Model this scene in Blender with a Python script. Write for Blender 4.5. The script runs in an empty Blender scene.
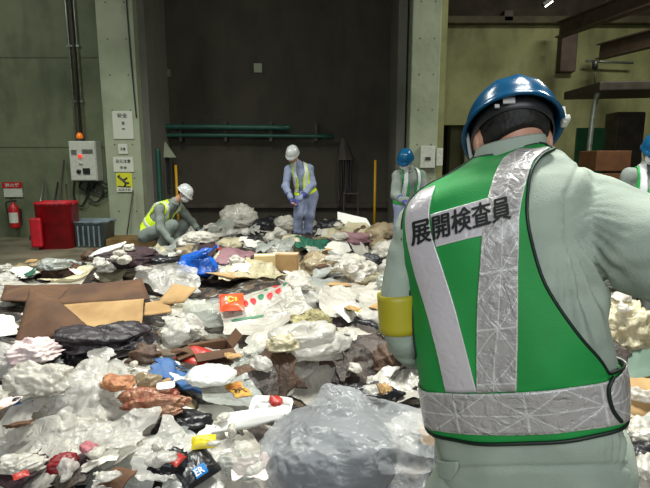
import bpy, math, random
import numpy as np
from mathutils import Vector, noise as mnoise
from mathutils.bvhtree import BVHTree
random.seed(7)
RNG = np.random.default_rng(11)
scene = bpy.context.scene
COL = scene.collection
PI = math.pi

# ------------------------------------------------------------------ camera
FOC = 505.0
PITCH = math.radians(9.4)
CAMZ = 1.5
SP, CP = math.sin(PITCH), math.cos(PITCH)
cam_data = bpy.data.cameras.new('camera')
cam_data.sensor_width = 36.0
cam_data.lens = 36.0 * FOC / 650.0
cam_data.clip_start = 0.05
cam = bpy.data.objects.new('camera', cam_data)
cam.location = (0, 0, CAMZ)
cam.rotation_euler = (PI / 2 - PITCH, 0, 0)
COL.objects.link(cam)
scene.camera = cam

def ray(x, y):
    u = (x - 325.0) / FOC
    v = (244.0 - y) / FOC
    return np.array([u, CP + v * SP, -SP + v * CP])

def at(x, y, Y):
    d = ray(x, y)
    return np.array([0, 0, CAMZ]) + d * (Y / d[1])

def proj(p):
    p = np.asarray(p, float)
    q = p - np.array([0, 0, CAMZ])
    dep = q[..., 1] * CP - q[..., 2] * SP
    up = q[..., 1] * SP + q[..., 2] * CP
    return np.stack([325 + FOC * q[..., 0] / dep, 244 - FOC * up / dep], -1)

# ------------------------------------------------------------------ materials
def nodes(name):
    m = bpy.data.materials.new(name)
    m.use_nodes = True
    nt = m.node_tree
    return m, nt, nt.nodes['Principled BSDF']

def setin(b, **k):
    for n, v in k.items():
        key = n.replace('_', ' ')
        if key in b.inputs:
            b.inputs[key].default_value = v

def c4(c):
    return (c[0], c[1], c[2], 1.0)

def srgb(r, g, b):
    f = lambda v: ((v / 255 + 0.055) / 1.055) ** 2.4 if v > 10 else v / 255 / 12.92
    return (f(r), f(g), f(b))

def mat(name, col, rough=0.6, col2=None, scale=8.0, bump=0.0, bscale=40.0, metal=0.0, spec=0.5, alpha=1.0,
        trans=0.0, emit=None, estr=0.0, detail=4.0, lo=0.35, hi=0.65, coat=0.0, crease=0.0, cscale=14.0):
    m, nt, b = nodes(name)
    setin(b, Roughness=rough, Metallic=metal)
    b.inputs['Specular IOR Level'].default_value = spec
    b.inputs['Base Color'].default_value = c4(col)
    if coat:
        b.inputs['Coat Weight'].default_value = coat
        b.inputs['Coat Roughness'].default_value = 0.15
    tc = nt.nodes.new('ShaderNodeTexCoord')
    if col2 is not None:
        n = nt.nodes.new('ShaderNodeTexNoise')
        n.inputs['Scale'].default_value = scale
        n.inputs['Detail'].default_value = detail
        nt.links.new(tc.outputs['Object'], n.inputs['Vector'])
        r = nt.nodes.new('ShaderNodeValToRGB')
        r.color_ramp.elements[0].position = lo
        r.color_ramp.elements[1].position = hi
        r.color_ramp.elements[0].color = c4(col)
        r.color_ramp.elements[1].color = c4(col2)
        nt.links.new(n.outputs['Fac'], r.inputs['Fac'])
        nt.links.new(r.outputs['Color'], b.inputs['Base Color'])
    if bump:
        n2 = nt.nodes.new('ShaderNodeTexNoise')
        n2.inputs['Scale'].default_value = bscale
        n2.inputs['Detail'].default_value = 3.0
        nt.links.new(tc.outputs['Object'], n2.inputs['Vector'])
        bp = nt.nodes.new('ShaderNodeBump')
        bp.inputs['Strength'].default_value = bump
        bp.inputs['Distance'].default_value = 0.02
        nt.links.new(n2.outputs['Fac'], bp.inputs['Height'])
        nt.links.new(bp.outputs['Normal'], b.inputs['Normal'])
    if crease:
        prev = None
        for k, (sc_, st_) in enumerate(((cscale, 1.0), (cscale*2.7, .6))):
            n2 = nt.nodes.new('ShaderNodeTexNoise')
            n2.inputs['Scale'].default_value = sc_; n2.inputs['Detail'].default_value = 1.5; n2.inputs['Distortion'].default_value = .6
            nt.links.new(tc.outputs['Object'], n2.inputs['Vector'])
            a1 = nt.nodes.new('ShaderNodeMath'); a1.operation = 'SUBTRACT'; a1.inputs[1].default_value = .5
            a2 = nt.nodes.new('ShaderNodeMath'); a2.operation = 'ABSOLUTE'
            nt.links.new(n2.outputs['Fac'], a1.inputs[0]); nt.links.new(a1.outputs[0], a2.inputs[0])
            bp = nt.nodes.new('ShaderNodeBump')
            bp.inputs['Strength'].default_value = min(crease*st_, 1.0); bp.inputs['Distance'].default_value = .05/(k+1); bp.invert = True
            nt.links.new(a2.outputs[0], bp.inputs['Height'])
            if prev is not None: nt.links.new(prev.outputs[0], bp.inputs['Normal'])
            prev = bp
        nt.links.new(prev.outputs[0], b.inputs['Normal'])
    if emit is not None:
        b.inputs['Emission Color'].default_value = c4(emit)
        b.inputs['Emission Strength'].default_value = estr
    if alpha < 1.0 or trans > 0:
        out = nt.nodes['Material Output']
        cur = b.outputs['BSDF']
        if trans > 0:
            t = nt.nodes.new('ShaderNodeBsdfTranslucent')
            t.inputs['Color'].default_value = c4(col)
            mx = nt.nodes.new('ShaderNodeMixShader')
            mx.inputs['Fac'].default_value = trans
            nt.links.new(cur, mx.inputs[1]); nt.links.new(t.outputs[0], mx.inputs[2])
            cur = mx.outputs[0]
        if alpha < 1:
            t = nt.nodes.new('ShaderNodeBsdfTransparent')
            mx = nt.nodes.new('ShaderNodeMixShader')
            mx.inputs['Fac'].default_value = alpha
            nt.links.new(t.outputs[0], mx.inputs[1]); nt.links.new(cur, mx.inputs[2])
            cur = mx.outputs[0]
        nt.links.new(cur, out.inputs['Surface'])
    return m

# ------------------------------------------------------------------ object helpers
def mesh_obj(name, V, F, m, parent=None, smooth=True, origin='base', label=None):
    V = np.asarray(V, float).reshape(-1, 3)
    if parent is not None:
        o0 = np.array(parent['_o'])
    elif origin == 'base':
        lo, hi = V.min(0), V.max(0)
        o0 = np.array([(lo[0] + hi[0]) / 2, (lo[1] + hi[1]) / 2, lo[2]])
    else:
        o0 = np.zeros(3)
    me = bpy.data.meshes.new(name)
    me.from_pydata((V - o0).tolist(), [], [list(map(int, f)) for f in F])
    if m is not None:
        for mm in (m if isinstance(m, (list, tuple)) else [m]):
            me.materials.append(mm)
    if smooth:
        me.polygons.foreach_set('use_smooth', [True] * len(me.polygons))
    me.update()
    o = bpy.data.objects.new(name, me)
    COL.objects.link(o)
    o['_o'] = [float(v) for v in o0]
    if parent is not None:
        o.parent = parent
    else:
        o.location = o0
    if label:
        o['label'] = label
    return o

def thing(name, label, cat, loc, group=None):
    o = bpy.data.objects.new(name, None)
    o.empty_display_size = 0.1
    COL.objects.link(o)
    o.location = loc
    o['_o'] = [float(v) for v in loc]
    o['label'] = label
    o['category'] = cat
    if group:
        o['group'] = group
    return o

def tag(o, label, cat, group=None, kind=None):
    o['label'] = label
    o['category'] = cat
    if group: o['group'] = group
    if kind: o['kind'] = kind
    return o

def structure(o):
    o['kind'] = 'structure'
    return o

class MB:
    def __init__(s): s.V = []; s.F = []; s.n = 0
    def add(s, V, F):
        V = np.asarray(V, float).reshape(-1, 3)
        s.V.append(V); s.F += [[int(i) + s.n for i in f] for f in F]; s.n += len(V)
        return s
    def box(s, c, size, rot=None):
        x, y, z = np.array(size) / 2
        P = np.array([[-x,-y,-z],[x,-y,-z],[x,y,-z],[-x,y,-z],[-x,-y,z],[x,-y,z],[x,y,z],[-x,y,z]])
        if rot is not None: P = P @ np.array(rot).T
        return s.add(P + np.array(c), [(0,3,2,1),(4,5,6,7),(0,1,5,4),(1,2,6,5),(2,3,7,6),(3,0,4,7)])
    def tube(s, pts, r, n=10, cap=True):
        pts = np.array(pts, float)
        rr = np.full(len(pts), r) if np.isscalar(r) else np.array(r, float)
        T = np.gradient(pts, axis=0); T /= np.linalg.norm(T, axis=1)[:, None] + 1e-9
        up = np.array([0, 0, 1.0]) if abs(T[0][2]) < 0.9 else np.array([1.0, 0, 0])
        V = []
        a = np.arange(n) / n * 2 * PI
        u = np.cross(T[0], up); u /= np.linalg.norm(u)
        for p, t, q in zip(pts, T, rr):
            u = u - t * np.dot(u, t); u /= np.linalg.norm(u)
            w = np.cross(t, u)
            V.append(p + q * (np.cos(a)[:, None] * u + np.sin(a)[:, None] * w))
        V = np.concatenate(V); F = []
        for i in range(len(pts) - 1):
            for j in range(n):
                F.append((i*n+j, i*n+(j+1)%n, (i+1)*n+(j+1)%n, (i+1)*n+j))
        if cap:
            F.append(tuple(range(n))[::-1]); F.append(tuple(range((len(pts)-1)*n, len(pts)*n)))
        return s.add(V, F)
    def build(s, name, m, parent=None, smooth=False, bevel=0.0, **k):
        o = mesh_obj(name, np.concatenate(s.V), s.F, m, parent, smooth, **k)
        if bevel:
            b = o.modifiers.new('bevel', 'BEVEL'); b.width = bevel; b.segments = 2; b.limit_method = 'ANGLE'
        return o

def rotm(ax, a):
    c, s = math.cos(a), math.sin(a)
    return np.array({'x': [[1,0,0],[0,c,-s],[0,s,c]], 'y': [[c,0,s],[0,1,0],[-s,0,c]], 'z': [[c,-s,0],[s,c,0],[0,0,1]]}[ax])

def grid_faces(nu, nv, closed_u=False):
    F = []
    for j in range(nv - 1):
        for i in range(nu if closed_u else nu - 1):
            a = j * nu + i; b = j * nu + (i + 1) % nu
            F.append((a, b, b + nu, a + nu))
    return F

def smooth_path(pts, n):
    """catmull-rom resample"""
    P = np.array(pts, float)
    P = np.vstack([2*P[0]-P[1], P, 2*P[-1]-P[-2]])
    K = len(P) - 3
    out = []
    for t in np.linspace(0, K - 1e-6, n):
        i = int(t); f = t - i
        a, b, c, d = P[i], P[i+1], P[i+2], P[i+3]
        out.append(0.5*((2*b)+(-a+c)*f+(2*a-5*b+4*c-d)*f*f+(-a+3*b-3*c+d)*f**3))
    return np.array(out)

def text_mesh(body, size=1.0, bold=0.0):
    cu = bpy.data.curves.new('lettering', 'FONT')
    cu.body = body; cu.size = size; cu.offset = bold; cu.resolution_u = 4
    cu.align_x = 'CENTER'; cu.align_y = 'CENTER'
    o = bpy.data.objects.new('lettering', cu)
    COL.objects.link(o)
    dg = bpy.context.evaluated_depsgraph_get()
    me = bpy.data.meshes.new_from_object(o.evaluated_get(dg))
    V = np.array([v.co[:] for v in me.vertices]).reshape(-1, 3)
    F = [tuple(p.vertices) for p in me.polygons]
    bpy.data.objects.remove(o); bpy.data.curves.remove(cu); bpy.data.meshes.remove(me)
    return V, F

def refine_mesh(V, F, L):
    import bmesh
    bm = bmesh.new()
    vs = [bm.verts.new(v) for v in V]
    for f in F:
        try: bm.faces.new([vs[i] for i in f])
        except ValueError: pass
    bmesh.ops.triangulate(bm, faces=bm.faces[:])
    for _ in range(5):
        es = [e for e in bm.edges if e.calc_length() > L]
        if not es: break
        bmesh.ops.subdivide_edges(bm, edges=es, cuts=1)
        bmesh.ops.triangulate(bm, faces=bm.faces[:])
    bm.verts.index_update()
    V2 = np.array([v.co[:] for v in bm.verts]); F2 = [tuple(v.index for v in f.verts) for f in bm.faces]
    bm.free()
    return V2, F2

def flat_text(body, c, w, h, m, parent, name='lettering', bold=0.0, rightv=(1,0,0), upv=(0,0,1)):
    V, F = text_mesh(body, 1.0, bold)
    lo, hi = V.min(0), V.max(0)
    mid = (lo + hi) / 2; sz = hi - lo
    X = (V[:, 0] - mid[0]) / sz[0] * w; Z = (V[:, 1] - mid[1]) / sz[1] * h
    P = np.array(c) + X[:, None] * np.array(rightv) + Z[:, None] * np.array(upv)
    return mesh_obj(name, P, F, m, parent, smooth=False)

# ------------------------------------------------------------------ distance-field modelling
def surfnets(F, org, h):
    nx, ny, nz = F.shape
    ins = F < 0
    cnt = np.zeros((nx-1, ny-1, nz-1), np.int8)
    for a in (0, 1):
        for b in (0, 1):
            for c in (0, 1):
                cnt += ins[a:nx-1+a, b:ny-1+b, c:nz-1+c]
    act = (cnt > 0) & (cnt < 8)
    I, J, K = np.nonzero(act)
    idx = -np.ones(act.shape, np.int64); idx[I, J, K] = np.arange(len(I))
    S = np.zeros((len(I), 3)); N = np.zeros(len(I))
    for ax in range(3):
        for a in (0, 1):
            for b in (0, 1):
                o0 = [a, b]; o0.insert(ax, 0); o1 = list(o0); o1[ax] = 1
                f0 = F[I+o0[0], J+o0[1], K+o0[2]]; f1 = F[I+o1[0], J+o1[1], K+o1[2]]
                cr = (f0 < 0) != (f1 < 0)
                t = np.where(cr, f0 / np.where(cr, f0 - f1, 1), 0)
                P = np.tile(np.array(o0, float), (len(I), 1)); P[:, ax] = t
                S += P * cr[:, None]; N += cr
    V = (np.stack([I, J, K], 1) + S / N[:, None]) * h + org
    Fc = []
    for ax in range(3):
        sl0 = [slice(1, -1)] * 3; sl1 = [slice(1, -1)] * 3
        sl0[ax] = slice(0, F.shape[ax]-1); sl1[ax] = slice(1, F.shape[ax])
        s0 = ins[tuple(sl0)]; s1 = ins[tuple(sl1)]
        A, B, C = np.nonzero(s0 != s1)
        flip = s0[A, B, C]
        off = [1, 1, 1]; off[ax] = 0
        A, B, C = A+off[0], B+off[1], C+off[2]
        b, c = [(1, 2), (2, 0), (0, 1)][ax]
        q = []
        for db, dc in ((-1, -1), (0, -1), (0, 0), (-1, 0)):
            o = [0, 0, 0]; o[b] = db; o[c] = dc
            q.append(idx[A+o[0], B+o[1], C+o[2]])
        q = np.stack(q, 1)
        q[~flip] = q[~flip][:, ::-1]
        Fc.append(q)
    return V, np.concatenate(Fc)

def cap(a, b, ra, rb=None):
    return ('cap', np.array(a, float), np.array(b, float), ra, ra if rb is None else rb)
def ell(c, r, R=None):
    return ('ell', np.array(c, float), np.array(r, float), np.eye(3) if R is None else np.array(R, float))

def sdf(P, prims, k=0.03):
    D = None
    for p in prims:
        if p[0] == 'cap':
            _, a, b, ra, rb = p
            ba = b - a; L = float(ba @ ba) + 1e-12
            t = np.clip((P - a) @ ba / L, 0, 1)
            d = np.linalg.norm(P - a - t[..., None] * ba, axis=-1) - (ra + (rb - ra) * t)
        else:
            _, c, r, R = p
            q = (P - c) @ R
            k0 = np.linalg.norm(q / r, axis=-1); k1 = np.linalg.norm(q / (r * r), axis=-1) + 1e-9
            d = k0 * (k0 - 1) / k1
        if D is None: D = d
        else:
            hh = np.clip(0.5 + 0.5 * (D - d) / k, 0, 1)
            D = D * (1 - hh) + d * hh - k * hh * (1 - hh)
    return D

def bounds(prims, pad):
    lo = np.full(3, 1e9); hi = -lo
    for p in prims:
        if p[0] == 'cap':
            r = max(p[3], p[4])
            for q in (p[1], p[2]): lo = np.minimum(lo, q - r); hi = np.maximum(hi, q + r)
        else:
            r = p[2].max(); lo = np.minimum(lo, p[1] - r); hi = np.maximum(hi, p[1] + r)
    return lo - pad, hi + pad

def field(prims, h, pad=0.04, k=0.03, fn=None):
    lo, hi = bounds(prims, pad)
    n = np.maximum(((hi - lo) / h).astype(int) + 2, 4)
    g = [lo[i] + np.arange(n[i]) * h for i in range(3)]
    P = np.stack(np.meshgrid(*g, indexing='ij'), -1)
    D = sdf(P, prims, k)
    if fn is not None: D = fn(P, D)
    D[0] = D[-1] = 1; D[:, 0] = D[:, -1] = 1; D[:, :, 0] = D[:, :, -1] = 1
    return surfnets(D, lo, h)

# procedural creasing: sums of triangle waves along warped random directions
def tri(x): return 2 * np.abs((x % 1.0) - 0.5)
def crumple(P, freq, rng, n=6, warp=0.35):
    P = np.asarray(P, float)
    W = np.zeros(P.shape)
    for _ in range(3):
        d = rng.normal(size=3); d /= np.linalg.norm(d); e = rng.normal(size=3); e /= np.linalg.norm(e)
        W += np.sin((P @ d) * freq * 2.2 + rng.uniform(0, 6.3))[..., None] * e * warp / freq
    Q = P + W
    H = np.zeros(P.shape[:-1]); A = 0
    for i in range(n):
        d = rng.normal(size=3); d /= np.linalg.norm(d)
        f = freq * (0.6 + 1.6 * rng.random() + 0.5 * i * rng.random())
        a = 1.0 / f
        H += a * (tri((Q @ d) * f * 0.5 + rng.random()) - 0.5); A += a
    return H / A * 2
# ------------------------------------------------------------------ the hall
def concrete(name, a, b, dark, rough=0.75, sc=0.55):
    m, nt, bs = nodes(name)
    setin(bs, Roughness=rough)
    tc = nt.nodes.new('ShaderNodeTexCoord')
    n1 = nt.nodes.new('ShaderNodeTexNoise'); n1.inputs['Scale'].default_value = sc; n1.inputs['Detail'].default_value = 7; n1.inputs['Roughness'].default_value = 0.6
    mp = nt.nodes.new('ShaderNodeMapping'); mp.inputs['Scale'].default_value = (1.6, 1.6, 0.6)
    n2 = nt.nodes.new('ShaderNodeTexNoise'); n2.inputs['Scale'].default_value = 1.3; n2.inputs['Detail'].default_value = 6
    nt.links.new(tc.outputs['Object'], n1.inputs['Vector'])
    nt.links.new(tc.outputs['Object'], mp.inputs['Vector']); nt.links.new(mp.outputs[0], n2.inputs['Vector'])
    r1 = nt.nodes.new('ShaderNodeValToRGB'); r1.color_ramp.elements[0].position = .35; r1.color_ramp.elements[1].position = .68
    r1.color_ramp.elements[0].color = c4(a); r1.color_ramp.elements[1].color = c4(b)
    nt.links.new(n1.outputs['Fac'], r1.inputs['Fac'])
    r2 = nt.nodes.new('ShaderNodeValToRGB'); r2.color_ramp.elements[0].position = .5; r2.color_ramp.elements[1].position = .78
    r2.color_ramp.elements[0].color = (0, 0, 0, 1); r2.color_ramp.elements[1].color = (.75, .75, .75, 1)
    nt.links.new(n2.outputs['Fac'], r2.inputs['Fac'])
    mx = nt.nodes.new('ShaderNodeMixRGB'); mx.inputs['Color2'].default_value = c4(dark)
    nt.links.new(r2.outputs['Color'], mx.inputs['Fac']); nt.links.new(r1.outputs['Color'], mx.inputs['Color1'])
    nt.links.new(mx.outputs[0], bs.inputs['Base Color'])
    n3 = nt.nodes.new('ShaderNodeTexNoise'); n3.inputs['Scale'].default_value = 9; n3.inputs['Detail'].default_value = 5
    nt.links.new(tc.outputs['Object'], n3.inputs['Vector'])
    bp = nt.nodes.new('ShaderNodeBump'); bp.inputs['Strength'].default_value = .25; bp.inputs['Distance'].default_value = .03
    nt.links.new(n3.outputs['Fac'], bp.inputs['Height']); nt.links.new(bp.outputs[0], bs.inputs['Normal'])
    return m

M_wall = concrete('mottled concrete', srgb(80,90,66), srgb(114,122,94), srgb(54,60,44))
M_joint = mat('form joint', srgb(74,80,60), .8)
M_wall_r = concrete('stained yellowish concrete', srgb(116,118,78), srgb(152,152,106), srgb(66,66,44), sc=.8)
M_pillar = concrete('pale pillar concrete', srgb(138,148,124), srgb(162,170,146), srgb(112,120,98), sc=1.2)
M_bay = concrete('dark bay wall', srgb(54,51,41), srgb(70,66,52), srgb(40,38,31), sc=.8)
M_reveal = concrete('grey bay reveal', srgb(104,104,96), srgb(118,116,106), srgb(84,84,76))
M_floor = concrete('worn wet floor', srgb(90,86,72), srgb(122,118,100), srgb(52,48,38), rough=.45, sc=1.0)
M_steel_dark = mat('dark grimy steel', srgb(48,42,36), .6, srgb(66,58,50), 6)
M_steel_brown = mat('rusty brown steel', srgb(66,52,44), .6, srgb(84,66,56), 6)
M_greenpipe = mat('dark green painted pipe', srgb(28,74,64), .4, srgb(36,86,74), 5)
M_galv = mat('galvanised conduit', srgb(150,156,148), .35, srgb(120,126,118), 10, metal=.6)
M_white = mat('off white paint', srgb(196,200,190), .5, srgb(180,184,172), 20)
M_black = mat('black rubber', (.012, .012, .013), .5)
M_red = mat('red plastic', srgb(186,18,34), .45, srgb(150,14,28), 5, bump=.3, bscale=8)
M_redsign = mat('red enamel', srgb(176,24,30), .4)
M_yellow = mat('yellow paint', srgb(214,160,20), .5)
M_brass = mat('amber beacon lens', srgb(220,120,20), .2, emit=srgb(255,130,30), estr=.35)

L_WALL = 9.9; BAYY = 11.0; FARY = 12.5; CEIL = 6.2
structure(MB().box((1, 4, -.05), (22, 20, .1)).build('floor', M_floor, origin='world'))
structure(MB().box((1, 4, CEIL + .05), (22, 20, .1)).build('ceiling', M_steel_dark, origin='world'))
XP0, XP1 = at(104, 120, 9.6)[0], at(140, 120, 9.6)[0]       # left pillar
XQ0, XQ1 = at(409, 120, 9.6)[0], at(437, 120, 9.6)[0]       # right pillar
structure(MB().box(((-10 + XP0 + .2) / 2, L_WALL + .15, CEIL / 2), (10 + XP0 + .2, .3, CEIL)).build('wall_left', M_wall))
structure(MB().box((-10, 4, CEIL / 2), (.2, 20, CEIL)).build('wall_side', M_wall))
structure(MB().box((12, 4, CEIL / 2), (.2, 20, CEIL)).build('wall_right', M_wall_r))
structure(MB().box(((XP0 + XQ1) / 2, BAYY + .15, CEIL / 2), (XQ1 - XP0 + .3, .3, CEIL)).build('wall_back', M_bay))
# reveal beside each pillar
structure(MB().box((XP1 - .02, 10.4, CEIL / 2), (.3, 1.3, CEIL)).build('wall_reveal', M_reveal))
structure(MB().box((XQ0 - .12, 10.42, CEIL / 2), (.16, 1.2, CEIL)).build('wall_jamb', M_reveal))
# far right wall with dark openings
def far_wall():
    y = FARY; x0 = XQ1 - .1; mb = MB()
    da = at(438, 170, y)[0]; db = at(464, 170, y)[0]; zt = at(440, 125, y)[2]
    def seg(xa, xb, za, zb): mb.box(((xa+xb)/2, y+.15, (za+zb)/2), (xb-xa, .3, zb-za))
    seg(x0, da, 0, CEIL); seg(da, db, zt, CEIL); seg(db, 12, 0, CEIL)
    structure(mb.build('wall_far', M_wall_r))
    # room beyond the opening
    structure(MB().box(((da+db)/2+.3, y+2.2, 1.5), (3, .1, 3.2)).build('wall_beyond', M_steel_brown))
    structure(MB().box((at(455, 150, y+1)[0], y+1, 1.3), (.35, .35, 2.6)).build('trim_1', M_wall_r))
    # ledge / crane beam pocket running along the wall high up
    za = at(440, 22, y)[2]
    structure(MB().box(((x0+12)/2, y-.12, za), (12-x0, .24, .16)).build('trim_2', mat('grimy ledge', srgb(92,84,62), .8, srgb(70,62,46), 4), bevel=.02))
    structure(MB().box(((x0+12)/2, y-.03, za+.92), (12-x0, .06, 1.9)).build('trim_3', mat('sooty upper wall', srgb(70,60,46), .85, srgb(50,42,34), 2.5)))
far_wall()
structure(MB().box(((XQ1+.1), 11.2, CEIL/2), (.2, 2.6, CEIL)).build('wall_return', M_wall_r))

def pillar(name, x0, x1, y, d, no):
    o = MB().box(((x0+x1)/2, y + d/2, CEIL/2), (x1-x0, d, CEIL)).build(name, M_pillar, bevel=.015)
    structure(o)
    mb = MB()
    for z in np.arange(.55, CEIL, .62):
        for f in (.28, .78):
            mb.tube([(x0+(x1-x0)*f, y-.004, z), (x0+(x1-x0)*f, y+.01, z)], .013, 8)
    mb.build('tie_hole', M_steel_dark, o)
    return o
pillar('wall_pillar_left', XP0, XP1, 9.55, .7, 1)
pillar('wall_pillar_right', XQ0, XQ1, 9.5, .7, 2)

# form joints on the left wall
for i, z in enumerate((1.75, 3.4, 5.0)):
    structure(MB().box(((-10 + XP0)/2, L_WALL - .004, z), (10 + XP0 - .05, .012, .014)).build('trim_%d' % (4+i), M_joint))
# dark strip running low along the bay wall
structure(MB().box(((XP1+XQ0)/2, BAYY-.06, at(250, 205, BAYY)[2]), (XQ0-XP1, .12, .1)).build('trim_7', M_steel_dark))
# square tie plates on the bay wall
for (px, py, s, lb, mm) in ((167, 73, .12, 'small grey square plate on the dark bay wall', M_reveal), (258, 68, .14, 'pale square plate high on the dark bay wall', M_pillar)):
    p = at(px, py, BAYY - .02)
    tag(MB().box(p, (s*1.2, .04, s*1.3)).build('wall_plate', mm, bevel=.005), lb, 'plate')

# --- pipes on the bay wall
Zp = at(200, 127, BAYY - .2)[2]
xl = at(151, 127, BAYY - .35)[0]; xr = at(334, 133, BAYY - .3)[0]
t = thing('green_pipe_run', 'dark green pipes running along the bay wall behind the workers', 'pipe', (xl, BAYY - .2, 0))
MB().tube(smooth_path([(xl, BAYY-.3, .1), (xl, BAYY-.3, Zp-.3), (xl+.02, BAYY-.3, Zp-.05), (xl+.25, BAYY-.3, Zp), (xr-.9, BAYY-.3, Zp-.02)], 40), .055, 12).build('pipe', M_greenpipe, t, True)
MB().tube(smooth_path([(xl+.2, BAYY-.22, .1), (xl+.2, BAYY-.22, Zp-.4), (xl+.25, BAYY-.22, Zp-.2), (xl+.5, BAYY-.22, Zp-.17), (xr, BAYY-.22, Zp-.19)], 40), .045, 12).build('pipe', M_greenpipe, t, True)
MB().tube([(xl+.5, BAYY-.2, Zp-.08), (xr-.9, BAYY-.2, Zp-.1)], .03, 10).build('pipe', M_steel_dark, t, True)
for f in (.15, .4, .65, .9):
    MB().box((xl+(xr-xl)*f, BAYY-.12, Zp-.1), (.06, .24, .4)).build('bracket', M_steel_dark, t)
# dark green door panel edge at the foot of the left reveal
a = at(149, 200, 10.3)
tag(MB().box((XP1+.17, 10.0, .85), (.08, .12, 1.75)).build('drain_pipe', M_greenpipe, bevel=.03), 'dark green upright pipe cover beside the left pillar', 'pipe')

# --- hanging covered hose bundles
def hose_bundle(px, top, bot, Y, lab, wc, m1):
    c = at(px, top, Y); b = at(px, bot, Y); mid = c + (b-c)*.33
    t = thing('hanging_hose_bundle', lab, 'hose', (c[0], Y, b[2]))
    mb = MB()
    n = 20; zz = np.linspace(0, 1, 10); V = []
    for q in zz:
        rad = (.03 + wc * q) * (1 + 0)
        for j in range(n):
            an = j/n*2*PI
            rr = rad*(1+.12*math.sin(5*an+px))
            V.append((c[0]+rr*math.cos(an)+.06*q, Y+rr*.5*math.sin(an), c[2]+(mid[2]-c[2])*q))
    mb.add(V, grid_faces(n, 10, True) + [tuple(range(n))])
    mb.build('cover', m1, t, True)
    for k in range(6):
        x = c[0] + (k-2.5)*.055 + .04
        ww = [(x, Y+.03*math.sin(k*2), mid[2]+.05), (x+.02*math.sin(k), Y, (mid[2]+b[2])/2), (x+.03*math.cos(k*3), Y-.02, b[2]+.12*(k%3))]
        MB().tube(smooth_path(ww, 12), .022, 8).build('hose', M_black if k % 3 else M_steel_dark, t, True)
hose_bundle(160, 136, 200, 10.6, 'dark hoses hanging under a pale cone cover beside left pillar', .22, M_pillar)
hose_bundle(343, 136, 208, 10.75, 'dark hoses hanging under a grey cone cover on bay wall right of standing worker', .14, M_steel_dark)

def pole(px, y0, y1, Y, lab, r=.02):
    a, b = at(px, y0, Y), at(px, y1, Y); a[0] = b[0]; b[2] = 0.0
    tag(MB().tube([b, a], r, 10).build('marker_pole', M_yellow, None, True), lab, 'pole')
pole(374.5, 160, 216, 10.3, 'thin yellow pole standing upright left of the right pillar', .026)
pole(178, 165, 215, 10.3, 'yellow pole standing behind the crouching worker', .026)
# low rusty rail frame
a = at(344, 194, 10.5); b = at(358, 194, 10.5)
tag(MB().tube(smooth_path([(a[0], 10.5, 0), (a[0], 10.5, a[2]-.04), (a[0]+.04, 10.5, a[2]), (b[0]-.04, 10.5, a[2]), (b[0], 10.5, a[2]-.04), (b[0], 10.5, 0)], 40), .018, 8).build('rail_hoop', M_steel_brown, None, True), 'low rusty rail hoop standing before the bay wall', 'rail')
# tan board lying by the left pillar foot
p0 = at(133, 247, 8.9)
o = MB().box((p0[0], 9.0, .07), (.85, .5, .14), rotm('z', .1)).build('wooden_kerb', mat('tan timber', srgb(120,96,52), .7, srgb(94,72,38), 6), bevel=.01)
tag(o, 'tan timber block on the floor at foot of left pillar', 'timber')

# --- conduit and control box
pt = at(64, 0, L_WALL - .05); pb = at(76, 140, L_WALL - .05)
xc = at(75, 125, L_WALL - .05)[0]
t = thing('conduit_run', 'pair of thin metal conduits running up left wall to control box', 'conduit', (xc, L_WALL-.06, pb[2]))
for dx, r, m_ in ((0, .022, M_galv), (.09, .026, M_steel_dark), (.15, .014, M_galv)):
    MB().tube([(xc+dx, L_WALL-.04, pb[2]), (xc+dx, L_WALL-.04, CEIL)], r, 8).build('conduit', m_, t, True)
    for z in (2.6, 3.6, 4.6): MB().box((xc+dx, L_WALL-.03, z), (.08, .05, .03)).build('clamp', M_galv, t)
bl = at(68, 141, L_WALL-.25); br = at(98, 181, L_WALL-.25)
bc = (bl+br)/2; bw = br[0]-bl[0]; bh = bl[2]-br[2]; yf = L_WALL-.25
t = thing('control_box', 'white electrical control box with red lamp mounted on left wall', 'control box', (bc[0], L_WALL-.12, br[2]))
MB().box((bc[0], L_WALL-.125, bc[2]), (bw, .25, bh)).build('cabinet', M_white, t, bevel=.012)
MB().box((bc[0], yf-.008, bc[2]), (bw*.94, .016, bh*.95)).build('door', M_white, t, bevel=.006)
def disc(x, z, r, d, m_, par, nm):
    MB().tube([(x, yf-.016-d, z), (x, yf-.01, z)], r, 14).build(nm, m_, par, True)
lx = bl[0]+bw*.43
disc(lx, bc[2]+bh*.12, .032, .04, mat('red lamp lens', (.7,.02,.02), .2, emit=(1,.05,.03), estr=.8), t, 'lamp')
disc(lx+.0, bc[2]-bh*.05, .03, .03, M_white, t, 'push_button')
disc(bl[0]+bw*.34, bc[2]-bh*.26, .04, .03, M_black, t, 'selector')
MB().box((bl[0]+bw*.62, yf-.025, bc[2]-bh*.25), (.13, .02, .11)).build('switch', M_black, t)
MB().box((bl[0]+bw*.2, yf-.02, bc[2]+bh*.22), (.1, .008, .09)).build('name_plate', M_galv, t)
MB().box((bl[0]+bw*.7, yf-.02, bc[2]+bh*.24), (.2, .008, .08)).build('name_plate', M_galv, t)
zt = bc[2]+bh/2
t = thing('warning_beacon', 'small amber rotating beacon on top of the white control box', 'beacon', (bc[0]-.08, L_WALL-.14, zt))
MB().tube([(bc[0]-.08, L_WALL-.14, zt), (bc[0]-.08, L_WALL-.14, zt+.05)], .07, 14).build('base', M_steel_dark, t, True)
MB().tube([(bc[0]-.08, L_WALL-.14, zt+.05), (bc[0]-.08, L_WALL-.14, zt+.1), (bc[0]-.08, L_WALL-.14, zt+.14), (bc[0]-.08, L_WALL-.14, zt+.16)], [.06, .058, .045, .02], 14).build('lens', M_brass, t, True)
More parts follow.
